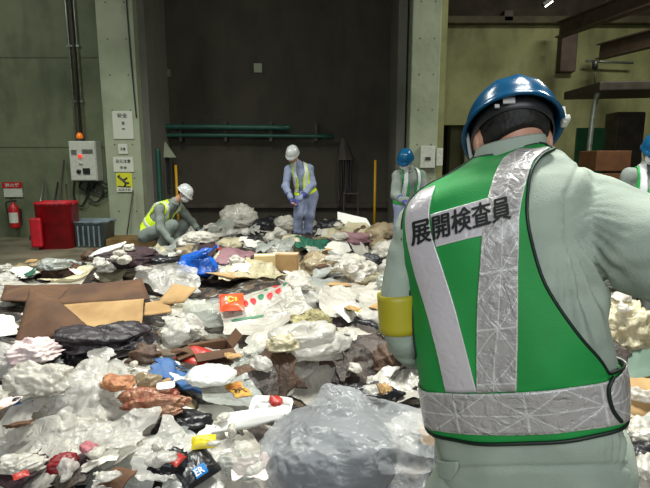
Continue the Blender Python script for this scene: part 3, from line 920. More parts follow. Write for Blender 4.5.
# the body centre is pushed away so that the silhouette (not the axis) lies at the given depth
def S_point(th, t):
    """th in degrees (0 = his right side, 90 = back), t in 0..NT-1 (float arrays)"""
    th = np.asarray(th, float); t = np.clip(np.asarray(t, float), 0, NT-1.001)
    i = t.astype(int); f = (t - i)[..., None]
    C = cen[i]*(1-f) + cen[i+1]*f; e = E1[i]*(1-f) + E1[i+1]*f
    a = A_[i]*(1-f[..., 0]) + A_[i+1]*f[..., 0]; b = B_[i]*(1-f[..., 0]) + B_[i+1]*f[..., 0]
    r = np.radians(th); ca, sa = np.cos(r), np.sin(r)
    n = 2.35
    x = np.sign(ca)*np.abs(ca)**(2/n); y = np.sign(sa)*np.abs(sa)**(2/n)
    P = C + (a*x)[..., None]*e + (b*y)[..., None]*(-FWD)
    # soft cloth undulation
    u = th/57.3; v = t/NT
    w = .0022*np.sin(u*5+v*22) + .002*np.sin(u*9-v*13+1) + .0016*np.sin(v*46+u*3)
    # shallow furrow along the spine
    w = w - .007*np.exp(-((th-92)/16)**2)*np.clip((v-.35)*4, 0, 1)
    nrm = (np.cos(r))[..., None]*e + (np.sin(r))[..., None]*(-FWD)
    return P + nrm*w[..., None]
def S_off(th, t, off):
    th = np.asarray(th, float); t = np.asarray(t, float)
    du = S_point(th+1.5, t) - S_point(th-1.5, t); dv = S_point(th, t+.8) - S_point(th, t-.8)
    N = np.cross(du, dv); N /= np.linalg.norm(N, axis=-1)[..., None] + 1e-12
    P = S_point(th, t)
    i = np.clip(t.astype(int), 0, NT-1)
    sgn = np.sign(np.sum(N*(P-cen[i]), -1))[..., None]
    return P + N*sgn*np.asarray(off)[..., None]
# lookup pixel -> (th, t)
NTH = 181
thg = np.linspace(-60, 240, NTH)
G_th, G_t = np.meshgrid(thg, np.arange(NT, dtype=float))
GP = S_off(G_th, G_t, np.full(G_th.shape, .012))
gV = GP.reshape(-1, 3); gF = grid_faces(NTH, NT)
bvh = BVHTree.FromPolygons([tuple(v) for v in gV], [tuple(f) for f in gF])
def pix2uv(x, y):
    for dx in (0, 2, -2, 4, -4, 7, -7, 11, -11, 16, -16):
        d = ray(x+dx, y)
        h = bvh.ray_cast(Vector((0, 0, CAMZ)), Vector(d).normalized(), 10)
        if h[0] is not None:
            k = h[2]; j, i = divmod(k, NTH-1)
            # local bilinear solve from the quad
            P0 = GP[j, i]; U = GP[j, i+1]-P0; W = GP[j+1, i]-P0
            q = np.array(h[0]) - P0
            sol, *_ = np.linalg.lstsq(np.stack([U, W], 1), q, rcond=None)
            return thg[i] + sol[0]*(thg[1]-thg[0]), j + sol[1]
    return None
def px_path(pts, n=30):
    P = smooth_path(pts, n)
    out = [pix2uv(x, y) for x, y in P]
    return np.array([o for o in out if o is not None])

FG = thing('person', 'large foreground worker seen from behind in green vest and blue helmet', 'person', (cen[0][0], cen[0][1], 0.0))

# ---- body joints
def lerp(a, b, t): return a + (b-a)*t
hipc = cen[20] + FWD*.01
shR = at(578, 200, 1.14); shL = at(420, 226, 1.23)
shR = shR + np.array([0, .03, 0])
elR = at(716, 282, .98); wrR = at(800, 318, 1.22)
elL = at(402, 338, 1.20); wrL = at(440, 352, 1.44)
HC = at(511, 129, 1.27)                        # helmet rim centre
HY = math.radians(8)
hf = np.array([math.sin(HY), math.cos(HY), 0.0])
HT = math.radians(33)
HR = frame(hf*math.cos(HT) + np.array([0, 0, -1])*math.sin(HT), (0, 0, 1))
hd = HC - HR[:, 2]*.018
foL, foR = np.array([.28, 1.18, .06]), np.array([.58, 1.12, .06])
hipL = np.array([cen[10][0]-.09, 1.16, .80]); hipR = np.array([cen[10][0]+.09, 1.10, .80])
knL = np.array([.30, 1.20, .45]); knR = np.array([.57, 1.12, .45])
nkb = cen[-1] - np.array([0, 0, .02])
body = [cap(cen[30], cen[70], .1), cap(cen[70], cen[92], .11, .075), cap(shL+[0,0,-.03], shR+[0,0,-.03], .04), cap(nkb + LAT*.01 + FWD*.01, hd + HR @ np.array([0.0, -.02, -.05]), .05, .052)] + head_prims(hd, HR)
body += [cap(shR, elR, .05, .042), cap(elR, wrR, .042, .03), cap(shL, elL, .036, .03), cap(elL, wrL, .03, .026)]
body += [cap(hipL, knL, .085, .06), cap(knL, foL, .055, .042), cap(hipR, knR, .085, .06), cap(knR, foR, .055, .042), cap(foL, foL+[.02, .16, -.02], .04, .035), cap(foR, foR+[.04, .16, -.02], .04, .035), cap(hipL, hipR, .07), cap(hipc, cen[30], .085)]
hpR = hand_prims(wrR, wrR-elR, (-.3,.2,-1), -1); hpL = hand_prims(wrL, wrL-elL, (.3,0,-1), 1)
V, F = field(body + hand_prims(wrR, wrR-elR, (-.3,.2,-1), -1, 1.0, .8, .72) + hand_prims(wrL, wrL-elL, (.3,0,-1), 1, 1.0, .8, .72), .0095, k=.02)
mesh_obj('body', V, F, M_skin, FG)
for hp, w_, e_ in ((hpR, wrR, elR), (hpL, wrL, elL)):
    V, F = field(hp + [cap(w_ + (e_-w_)*.25, w_, .045, .038)], .006, k=.008)
    mesh_obj('glove', V, F, M_glove, FG)
V, F = field([cap(hipL, knL, .115, .09), cap(knL, foL+[0,0,.08], .088, .08), cap(hipR, knR, .115, .09), cap(knR, foR+[0,0,.08], .088, .08), cap(hipL, hipR, .12)], .012, k=.03, fn=folds(.014, 7, 4))
mesh_obj('trousers', V, F, M_jack, FG)
for fo in (foL, foR):
    V, F = field([cap(fo+[0,0,.2], fo, .065, .055), cap(fo, fo+[.03, .17, -.01], .055, .05)], .01, k=.02)
    mesh_obj('boot', V, F, M_boot, FG)

# ---- jacket: torso shell + sleeves fused
tv = []
ths = np.linspace(0, 360, 72, endpoint=False)
for j in range(0, NT, 2): tv.append(S_point(ths, np.full(72, float(j))))
tv = np.concatenate(tv); nr = len(tv)//72
jm = MB()
jm.add(tv, grid_faces(72, nr, True) + [tuple(range(72))[::-1], tuple(range((nr-1)*72, nr*72))])
sl = smooth_path([shR + np.array([-.05, .03, .0]), shR, at(618, 232, 1.07), at(664, 254, 1.0), elR, at(752, 297, 1.04), wrR - unit(wrR-elR)*.02], 36)
slr = np.interp(np.linspace(0, 1, 36), [0, .14, .34, .5, .68, .84, 1], [.062, .076, .094, .103, .09, .068, .05])
jm.tube(sl, slr, 28)
sL = smooth_path([shL + np.array([.05, 0, .0]), shL, at(400, 282, 1.21), elL, at(420, 354, 1.30), wrL], 30)
sLr = np.interp(np.linspace(0, 1, 30), [0, .2, .45, .65, .82, 1], [.055, .058, .043, .043, .044, .042])
jm.tube(sL, sLr, 24)
jo = mesh_obj('jacket', np.concatenate(jm.V), jm.F, M_jack, FG)
rm = jo.modifiers.new('fuse', 'REMESH'); rm.mode = 'VOXEL'; rm.voxel_size = .0065; rm.use_smooth_shade = True
sm = jo.modifiers.new('soften', 'SMOOTH'); sm.factor = .6; sm.iterations = 6
dg = bpy.context.evaluated_depsgraph_get()
me = bpy.data.meshes.new_from_object(jo.evaluated_get(dg))
jo.modifiers.clear(); jo.data = me
co = np.empty(len(me.vertices)*3); me.vertices.foreach_get('co', co); co = co.reshape(-1, 3)
no = np.empty_like(co); me.vertices.foreach_get('normal', no.ravel() if False else (no := np.empty(len(me.vertices)*3))); no = no.reshape(-1, 3)
o0 = np.array(FG['_o']); W_ = co + o0
def chain_dist(P, path):
    d = np.full(len(P), 9.0); s = np.zeros(len(P))
    for i in range(len(path)-1):
        a, b = path[i], path[i+1]; ba = b-a
        t_ = np.clip((P-a) @ ba/(ba @ ba), 0, 1)
        q = np.linalg.norm(P-a-t_[:, None]*ba, axis=1)
        m_ = q < d; d[m_] = q[m_]; s[m_] = (i+t_[m_])/(len(path)-1)
    return d, s
# sleeve creases, side gathers under the arm, waist gathers
dR, sR_ = chain_dist(W_, sl); dL, sL_ = chain_dist(W_, sL)
on_slR = np.clip((.135-dR)/.03, 0, 1)*np.clip((sR_-.12)*8, 0, 1)
cr1 = crumple(W_*np.array([1, 1, 1.6]), 7.0, np.random.default_rng(5), 5)
cr2 = crumple(W_, 13.0, np.random.default_rng(9), 6)
disp = .006*cr1 + .002*cr2
disp += on_slR*(.009*cr1 + .003*cr2)
# long drag folds from the armpit
ap = at(592, 262, 1.08)
q = W_ - ap; rr_ = np.linalg.norm(q, axis=1)
pr2 = proj(W_)
ang = np.arctan2(pr2[:, 1]-205, pr2[:, 0]-556)
z1 = np.exp(-((pr2[:, 0]-588)/26)**2 - ((pr2[:, 1]-290)/62)**2)
disp += z1*.011*(tri(ang*6.5+.15)-.5)*2
seamline = np.interp(pr2[:, 1], [150, 165, 195, 240, 275, 300], [592, 580, 566, 568, 582, 600])
disp -= .006*np.exp(-((pr2[:, 0]-seamline)/3.0)**2)*((pr2[:, 1] > 155) & (pr2[:, 1] < 290))*(W_[:, 1] < 1.2)
disp += np.clip((.09-dL)/.03, 0, 1)*.005*cr2
# elastic gathers at the waist side
z2 = np.exp(-((pr2[:, 0]-618)/16)**4 - ((pr2[:, 1]-448)/13)**4)*(W_[:, 1] < 1.25)
disp += z2*.006*(np.sin(pr2[:, 0]*.95))
hemd = .007*np.exp(-((pr2[:, 1]-468 + (pr2[:, 0]-530)*.02)/2.5)**2)
disp -= hemd
co = co + no*disp[:, None]
me.vertices.foreach_set('co', co.ravel()); me.update()
# collar: standing band
cth = np.linspace(0, 360, 60, endpoint=False)
cc = [(-.02, 1.06, .0), (.006, 1.05, .0), (.028, .98, .004), (.032, .95, .004), (.028, .92, .004), (.006, .94, 0), (-.015, .98, 0)]
top = cen[-1]; V = []
for dz, s_, _ in cc:
    for a_ in np.radians(cth):
        V.append(top + (A_[-1]*1.0*s_)*math.cos(a_)*E1[-1] + (B_[-1]*1.08*s_)*math.sin(a_)*(-FWD) + np.array([0, 0, dz+.006*math.sin(a_)]))
mesh_obj('collar', V, grid_faces(60, len(cc), True), M_jack, jo)
# pocket flap tab at lower left back
fl = px_path([(436, 458), (438, 478)], 4)
u0 = pix2uv(437, 460); u1 = pix2uv(457, 463)
def patch(name, uvs_left, uvs_right, off, m_, parent, nu=10, thick=.004):
    """strip between two (th,t) polylines of equal length, laid on the torso"""
    L_, R_ = np.asarray(uvs_left), np.asarray(uvs_right)
    n = len(L_); f = np.linspace(0, 1, nu)
    TH = L_[:, 0:1]*(1-f) + R_[:, 0:1]*f; TT = L_[:, 1:2]*(1-f) + R_[:, 1:2]*f
    o_ = np.full(TH.shape, off)
    P1 = S_off(TH, TT, o_); P0 = S_off(TH, TT, o_-thick)
    V = np.concatenate([P1.reshape(-1, 3), P0.reshape(-1, 3)])
    N = n*nu; F = grid_faces(nu, n)
    F2 = [tuple(i+N for i in f_)[::-1] for f_ in F]
    ed = []
    rim = [i for i in range(nu)] + [j*nu+nu-1 for j in range(1, n)] + [(n-1)*nu+i for i in range(nu-2, -1, -1)] + [j*nu for j in range(n-2, 0, -1)]
    for a_, b_ in zip(rim, rim[1:]+rim[:1]): ed.append((b_, a_, a_+N, b_+N))
    o = mesh_obj(name, V, F+F2+ed, m_, parent)
    uv = o.data.uv_layers.new(name='UVMap')
    # metric uv
    wid = np.linalg.norm(P1[:, -1]-P1[:, 0], axis=1); ln = np.concatenate([[0], np.cumsum(np.linalg.norm(np.diff(P1[:, nu//2], axis=0), axis=1))])
    UU = np.tile(f, (n, 1)); VV = np.repeat((ln/max(wid.mean(), 1e-4))[:, None], nu, 1)
    uvv = np.stack([np.concatenate([UU.ravel()]*2), np.concatenate([VV.ravel()]*2)], 1)
    li = np.empty(len(o.data.loops), int); o.data.loops.foreach_get('vertex_index', li)
    uv.data.foreach_set('uv', uvv[li].ravel())
    return o
def resamp(P, n, key=1):
    P = np.asarray(P, float)
    d = np.concatenate([[0], np.cumsum(np.linalg.norm(np.diff(P, axis=0)*[1, 1.2], axis=1))]); d /= d[-1]
    q = np.linspace(0, 1, n)
    return np.stack([np.interp(q, d, P[:, 0]), np.interp(q, d, P[:, 1])], 1)
def by_t(P, ts):
    P = np.asarray(P); o = np.argsort(P[:, 1])
    return np.stack([np.interp(ts, P[o, 1], P[o, 0]), ts], 1)

ql = px_path([(436,459),(437,468),(439,477)], 12); qr = px_path([(458,462),(457,471),(450,481)], 12)
patch('pocket_flap', resamp(ql, 14), resamp(qr, 14), .012, M_jack, jo, nu=10, thick=.004)
# vest borders
right_edge = px_path([(555,149),(543,155),(534,166),(529,182),(527,214),(532,243),(542,277),(556,303),(580,337),(600,360),(611,378)], 50)
bot_edge = px_path([(434,437),(460,441),(496,443),(554,441),(600,436),(622,432)], 40)
tbot = lambda th: np.interp(th, np.sort(bot_edge[:, 0]), bot_edge[np.argsort(bot_edge[:, 0]), 1])
t_lo = float(np.median(bot_edge[:, 1]))
t_hi = NT-1.5
ts = np.linspace(0, 1, 90)
tj = right_edge[-1]          # where the armhole ends at the side
# right border as a function of t: below the armhole the vest wraps round the side to the front
rb_t = np.linspace(t_lo, t_hi, 90)
re = right_edge[np.argsort(right_edge[:, 1])]
RB = np.interp(rb_t, np.concatenate([[t_lo, re[0, 1]-.5], re[:, 1]]), np.concatenate([[-40, -40], re[:, 0]]))
left_px = px_path([(404,214),(407,236),(409,255),(414,290),(419,325),(422,360)], 30)
lp = left_px[np.argsort(left_px[:, 1])]
LB = np.interp(rb_t, np.concatenate([[t_lo, lp[0, 1]-6], lp[:, 1], [lp[-1, 1]+8, t_hi]]), np.concatenate([[215, 210], np.maximum(lp[:, 0], 150), [max(lp[-1, 0], 160), 150]]))
vest = patch('safety_vest', np.stack([LB, rb_t], 1), np.stack([RB, rb_t], 1), .013, M_vgreen, FG, nu=170, thick=.006)
# front of the vest (never seen here, joins round the sides)
fr_t = np.linspace(t_lo, t_hi-30, 50)
patch('front_panel', np.stack([np.full(50, 318.), fr_t], 1), np.stack([np.full(50, 222.), fr_t], 1), .014, M_vgreen, vest, nu=30)
def piping(P, off, r, m_, nm='piping'):
    P = resamp(P, 70)
    W3 = S_off(P[:, 0], P[:, 1], np.full(len(P), off))
    MB().tube(W3, r, 8).build(nm, m_, vest, True)
piping(np.stack([RB, rb_t], 1)[8:], .013, .0035, M_pipe)
piping(np.stack([LB, rb_t], 1)[10:], .013, .0035, M_pipe)
bth = np.linspace(-40, 215, 80)
piping(np.stack([bth, np.full(80, t_lo)], 1), .012, .005, M_pipe)
piping(np.stack([np.linspace(40, 150, 40), np.full(40, t_hi)], 1), .012, .003, M_pipe)

# tape materials (prismatic tape with a star lattice)
def tape_mat(name, base, line, kx=1.0, cross=True, gain=.5, rough=.28):
    m, nt, b = nodes(name)
    setin(b, Roughness=rough)
    b.inputs['Specular IOR Level'].default_value = .8
    b.inputs['Coat Weight'].default_value = .7; b.inputs['Coat Roughness'].default_value = .12
    uv = nt.nodes.new('ShaderNodeUVMap'); sx = nt.nodes.new('ShaderNodeSeparateXYZ')
    nt.links.new(uv.outputs[0], sx.inputs[0])
    def M(op, a, b_=None, clamp=False):
        n = nt.nodes.new('ShaderNodeMath'); n.operation = op; n.use_clamp = clamp
        for i, v in enumerate((a, b_)):
            if v is None: continue
            if isinstance(v, (int, float)): n.inputs[i].default_value = v
            else: nt.links.new(v, n.inputs[i])
        return n.outputs[0]
    u, v = sx.outputs[0], sx.outputs[1]
    fv = M('FRACT', M('MULTIPLY', v, .62))
    ln = []
    for e in (M('SUBTRACT', fv, u), M('SUBTRACT', fv, M('SUBTRACT', 1.0, u)), M('SUBTRACT', u, .5), M('SUBTRACT', fv, .5)):
        ln.append(M('LESS_THAN', M('ABSOLUTE', e), .018))
    edge = M('GREATER_THAN', M('ABSOLUTE', M('SUBTRACT', u, .5)), .465)
    L = edge
    if cross:
        for e in ln: L = M('MAXIMUM', L, e)
    mx = nt.nodes.new('ShaderNodeMixRGB')
    mx.inputs['Color1'].default_value = c4(base); mx.inputs['Color2'].default_value = c4(line)
    nt.links.new(M('MULTIPLY', L, .7), mx.inputs['Fac'])
    nt.links.new(mx.outputs[0], b.inputs['Base Color'])
    tc = nt.nodes.new('ShaderNodeTexCoord')
    n2 = nt.nodes.new('ShaderNodeTexNoise'); n2.inputs['Scale'].default_value = 34; n2.inputs['Detail'].default_value = 5; n2.inputs['Distortion'].default_value = 1.2
    nt.links.new(tc.outputs['Object'], n2.inputs['Vector'])
    bp = nt.nodes.new('ShaderNodeBump'); bp.inputs['Strength'].default_value = gain; bp.inputs['Distance'].default_value = .012
    nt.links.new(n2.outputs['Fac'], bp.inputs['Height']); nt.links.new(bp.outputs[0], b.inputs['Normal'])
    return m
M_tp_star = tape_mat('prismatic reflective tape', srgb(168,164,162), srgb(212,212,208), gain=.9, rough=.2)
M_tp_plain = tape_mat('plain reflective tape', srgb(196,190,194), srgb(212,214,210), cross=False, gain=.28)
M_text = mat('black lettering print', (.008,.012,.01), .55)

# right stripe
e_l = px_path([(519,151),(508,157),(501,165),(493,182),(488,201),(484,222),(481,260),(478,302),(477,340),(477,392)], 60)
e_r = px_path([(550,149),(540,156),(532,165),(525,189),(520,215),(519,238),(518,270),(518,302),(518,340),(517,390)], 60)
patch('reflective_stripe', resamp(e_l, 80), resamp(e_r, 80), .0178, M_tp_star, vest, nu=36)
# left stripe
e_l = px_path([(421,193),(411,204),(407,218),(408,236),(411,252),(417,276),(426,305),(434,335),(441,364),(447,391)], 60)
e_r = px_path([(436,187),(432,200),(430,213),(431,228),(435,244),(443,268),(454,303),(463,337),(471,368),(477,391)], 60)
patch('reflective_stripe', resamp(e_l, 80), resamp(e_r, 80), .0178, M_tp_plain, vest, nu=36)
# text panel
tp = px_path([(431,215),(450,209.5),(470,204),(489,198.5)], 30); bt = px_path([(437,247),(452,243),(468,239),(484,235.5)], 30)
patch('lettering_panel', resamp(bt, 90), resamp(tp, 90), .0170, M_tp_plain, vest, nu=36)
# waist band, wraps round both sides
wt = px_path([(428,391.5),(452,392.5),(477,393),(510,392),(546,389.5),(580,385),(600,382),(612,379)], 50); wb = px_path([(432,429),(460,432.5),(496,434),(530,433.5),(556,432),(600,426.5),(622,422)], 50)
def ext(P):
    o = np.argsort(P[:, 0]); return P[o]
wt, wb = ext(wt), ext(wb)
th_ = np.linspace(-40, 214, 180)
for nm, lo_, hi_, mm in (('waist_band', -40, 214, M_tp_star),):
    patch(nm, np.stack([th_, np.interp(th_, wb[:, 0], wb[:, 1])], 1), np.stack([th_, np.interp(th_, wt[:, 0], wt[:, 1])], 1), .0185, mm, vest, nu=12)
# side slit edge with adjuster
a_l = px_path([(610,376),(606,386),(607,398),(611,410),(618,420)], 24)
piping(a_l, .021, .0042, M_pipe, 'side_slit_edge')
# lettering
V, F = text_mesh('展開検査員', 1.0, 0.0)
_n = len(V); _sh = [(-.032, 0), (.032, 0), (0, .018), (0, -.018), (0, 0)]
V = np.concatenate([V + np.array([a_, b_, 0]) for a_, b_ in _sh]); F = [tuple(i+_n*k for i in f) for k in range(5) for f in F]
V, F = refine_mesh(V, F, .07)
lo_, hi_ = V.min(0), V.max(0); N_ = (V[:, :2]-lo_[:2])/(hi_[:2]-lo_[:2])
# refine: long edges are short enough at this size
bx = lambda s, f: None
BL, BR, TR, TL = np.array([414.5,247.0]), np.array([512.5,219.5]), np.array([511,196.5]), np.array([412.5,222.0])
uvs = []
for a_, b_ in N_:
    p = (BL*(1-a_)+BR*a_)*(1-b_) + (TL*(1-a_)+TR*a_)*b_
    uvs.append(pix2uv(p[0], p[1]))
uvs = np.array(uvs)
P3 = S_off(uvs[:, 0], uvs[:, 1], np.full(len(uvs), .0225))
mesh_obj('lettering', P3, F, M_text, vest, smooth=False)

# armband
ab = []
axp = smooth_path([at(397, 293, 1.20), at(399, 331, 1.195)], 8)
MBa = MB().tube(axp, .049, 30, cap=False)
ao = MBa.build('armband', mat('yellow armband plastic', srgb(184,172,44), .45, srgb(168,158,38), 8), FG, True)
mdf = ao.modifiers.new('thick', 'SOLIDIFY'); mdf.thickness = .003

# helmet, hair
Hh = make_helmet(HC, HR, .108, .136, .106, M_blueh, FG, M_strap, res=96)
L_ = lambda x, y, z: HC + HR @ np.array([x, y, z])
# white clip at the right rim
MB().box(L_(.108, -.045, .0), (.010, .022, .045), HR).box(L_(.112, -.045, -.012), (.014, .034, .014), HR).build('side_clip', M_strap, Hh, bevel=.003)
# inner harness band with a pale size label
M_harn = mat('dark harness band', (.02,.02,.022), .4)
V = []
for z in (-.03, .008):
    for j in range(48):
        a_ = j/48*2*PI
        V.append(L_(.094*math.cos(a_), .118*math.sin(a_), z))
ho = mesh_obj('harness_band', V, grid_faces(48, 2, True), M_harn, Hh); ho.modifiers.new('thick', 'SOLIDIFY').thickness = .003
MB().box(L_(-.03, -.119, -.01), (.026, .004, .016), HR).box(L_(-.055, -.112, -.02), (.01, .004, .008), HR).build('size_label', M_strap, Hh)
hair = [ell(hd + HR @ np.array([0, -.018, .015]), np.array([.081, .100, .100]), HR), ell(hd + HR @ np.array([-.006, -.052, -.04]), np.array([.05, .036, .036]), HR)]
V, F = field(hair, .006, k=.03, fn=lambda P, D: np.maximum(D + .003*crumple(P, 60, np.random.default_rng(2), 4), np.maximum((P-hd) @ HR[:, 1] - .02, -((P-hd) @ HR[:, 2]) - .044 - .25*((P-hd) @ HR[:, 0]) * -1 )))
mesh_obj('hair', V, F, M_hair, FG)
for sx in (-1, 1):
    V, F = field([ell(hd + HR @ np.array([sx*.084, -.004, -.02]), np.array([.008, .017, .028]), HR), ell(hd + HR @ np.array([sx*.079, .004, -.028]), np.array([.010, .012, .02]), HR)], .004, k=.008)
    mesh_obj('ear', V, F, M_skin, FG)
for sx in (-1, 1):
    V, F = field([ell(hd + HR @ np.array([sx*.03, .085, .002]), np.array([.013, .008, .007]), HR)], .004, k=.01)
    mesh_obj('eye', V, F, M_eye, FG)
# ------------------------------------------------------------------ the waste heap
HX0, HY0, HS = -7.0, 0.2, 0.03
HNX, HNY = int(13.5/HS), int(10.9/HS)
gx = HX0 + np.arange(HNX)*HS; gy = HY0 + np.arange(HNY)*HS
GX, GY = np.meshgrid(gx, gy, indexing='ij')
def heap_base(X, Y):
    # outline of the heap: left rim bends in towards the bay, front and back rims
    left = np.interp(Y, [0, 5.2, 6.0, 7.0, 8.0, 8.8, 9.6, 10.6], [-6.5, -5.6, -4.6, -3.75, -3.0, -2.6, -2.45, -2.3])
    left = left + .25*np.sin(Y*3.1) + .12*np.sin(Y*8.3+1)
    e = np.minimum(X - left, 5.2 - X)
    e = np.minimum(e, np.where(X > 1.2, 9.0 - Y, 10.75 - Y))
    e = np.minimum(e, Y - .75)
    edge = np.clip(e/.7, 0, 1)**.7
    n = .06*np.sin(X*1.9+.7)*np.sin(Y*1.5+1.1) + .04*np.sin(X*4.3+Y*2.1) + .03*np.sin(Y*5.7-X*3.3+2)
    hgt = .20 + .05*np.clip((4-Y)/3, 0, 1) + n
    # clear spots where the workers stand
    for (x, y, r, k) in ((.45, 1.15, .42, .75), (-2.55, 8.1, .45, .8), (1.17, 7.2, .3, .4), (2.9, 4.5, .4, .8)):
        hgt = hgt*(1 - k*np.exp(-((X-x)**2+(Y-y)**2)/r**2))
    return hgt*edge - .02*(edge <= 0)
H = heap_base(GX, GY)
def hs(x, y, A=None):
    A = H if A is None else A
    fx = np.clip((np.asarray(x)-HX0)/HS, 0, HNX-1.01); fy = np.clip((np.asarray(y)-HY0)/HS, 0, HNY-1.01)
    i = fx.astype(int); j = fy.astype(int); a = fx-i; b = fy-j
    return A[i, j]*(1-a)*(1-b) + A[i+1, j]*a*(1-b) + A[i, j+1]*(1-a)*b + A[i+1, j+1]*a*b
def hit(px, py):
    d = ray(px, py); o = np.array([0, 0, CAMZ])
    t = .4
    while t < 14:
        p = o + d*t
        if p[2] <= max(float(hs(p[0], p[1])), 0): return p
        t += .012 + t*.002
    return o + d*12
def splat(V, dil=1):
    V = np.asarray(V)
    i = ((V[:, 0]-HX0)/HS).round().astype(int); j = ((V[:, 1]-HY0)/HS).round().astype(int)
    ok = (i >= 1) & (i < HNX-1) & (j >= 1) & (j < HNY-1)
    i, j, z = i[ok], j[ok], V[ok, 2]
    if len(i) == 0: return
    for a in range(-dil, dil+1):
        for b in range(-dil, dil+1):
            np.maximum.at(H, (np.clip(i+a, 0, HNX-1), np.clip(j+b, 0, HNY-1)), z)
def blurred(k=2):
    A = H.copy()
    for _ in range(k):
        A[1:-1] = (A[:-2]+A[1:-1]*2+A[2:])/4
        A[:, 1:-1] = (A[:, :-2]+A[:, 1:-1]*2+A[:, 2:])/4
    return A

def film(name, col, alpha=.62, rough=.3, col2=None, trans=.25):
    return mat(name, col, rough, col2, 5, crease=.9, cscale=8, alpha=alpha, trans=trans, coat=.35)
P_white = film('white plastic film', srgb(222,218,208), .93, .3, srgb(194,189,178), trans=.3)
P_clear = film('milky translucent film', srgb(212,209,202), .7, .25)
P_clear2 = film('grey translucent film', srgb(184,188,180), .6, .25)
P_grey = film('pale grey film', srgb(182,186,180), .9, .32, srgb(160,164,160))
P_cream = film('cream plastic film', srgb(214,204,172), .96, .4, srgb(190,182,150))
P_beige = film('beige food stained film', srgb(180,164,134), .92, .35, srgb(142,122,92))
P_black = mat('black plastic bag', (.012,.012,.015), .34, crease=.6, cscale=8)
P_pill = film('bright white bag film', srgb(236,236,232), .98, .3, srgb(224,224,220), trans=.2)
P_gstrip = mat('pale grey green strip', srgb(112,134,118), .6, srgb(98,120,106), 5)
P_plum = mat('dark plum bag film', srgb(38,28,36), .5, srgb(24,18,26), 5, crease=.5, cscale=8)
P_maroon = mat('dark maroon cloth', srgb(52,28,34), .8, srgb(36,22,28), 9, bump=.4, bscale=60)
P_dark = mat('dark wet rag', srgb(44,38,36), .55, srgb(70,58,50), 9, bump=.5, bscale=40)
P_brown = mat('brown wet paper', srgb(88,62,44), .6, srgb(60,44,34), 8, bump=.5, bscale=40)
P_card = mat('brown corrugated cardboard', srgb(96,66,42), .85, srgb(70,46,30), 3.5, bump=.15, bscale=30)
P_cardl = mat('light tan cardboard', srgb(176,144,98), .85, srgb(150,118,76), 4, bump=.12, bscale=30)
P_cardc = mat('cream paperboard', srgb(206,184,138), .8, srgb(188,164,116), 5)
P_blue = mat('bright blue plastic bag', srgb(24,92,190), .3, srgb(16,72,160), 7, crease=.6, cscale=9)
P_bluem = mat('mid blue cloth', srgb(40,84,140), .6, srgb(60,100,150), 7, bump=.4, bscale=30)
P_green = mat('dark green cloth', srgb(20,92,70), .7, srgb(16,72,56), 7, bump=.3, bscale=40)
P_pink = mat('dusty pink cloth', srgb(160,84,94), .75, srgb(184,120,124), 6, bump=.3, bscale=40)
P_mauve = mat('mauve cloth', srgb(140,104,110), .75, srgb(116,84,92), 6, bump=.3, bscale=40)
P_red = mat('red plastic packet', srgb(158,30,30), .4, srgb(176,60,48), 8)
P_orange = mat('orange red packet film', srgb(226,62,32), .3, srgb(236,96,52), 8)
P_yell = mat('yellow packet film', srgb(214,196,40), .35, srgb(196,176,36), 8)
P_paper = mat('white printed paper', srgb(218,216,206), .7, srgb(196,194,184), 9)
P_food = mat('mixed food scraps', srgb(150,92,58), .5, srgb(196,140,96), 26, bump=.8, bscale=60)
P_veg = mat('wilted pale greens', srgb(170,164,116), .5, srgb(112,98,62), 22, bump=.8, bscale=60)
P_meat = mat('reddish food slurry in a bag', srgb(122,52,36), .3, srgb(170,128,98), 14, bump=.6, bscale=50)
P_foam = mat('white foam tray', srgb(230,230,226), .6)
P_bottle = mat('clear bottle plastic', srgb(190,204,204), .12, alpha=.5)
P_dred = mat('dark red packet film', srgb(120,20,26), .4)
P_pinkp = mat('pale pink film', srgb(222,196,196), .4, srgb(232,220,216), 8, alpha=.9)
P_inkr = mat('red print', srgb(204,36,40), .5); P_inkg = mat('green print', srgb(30,110,70), .5); P_inkk = mat('black print', (.02,.02,.02), .5); P_inkb = mat('blue print', srgb(30,120,190), .5)

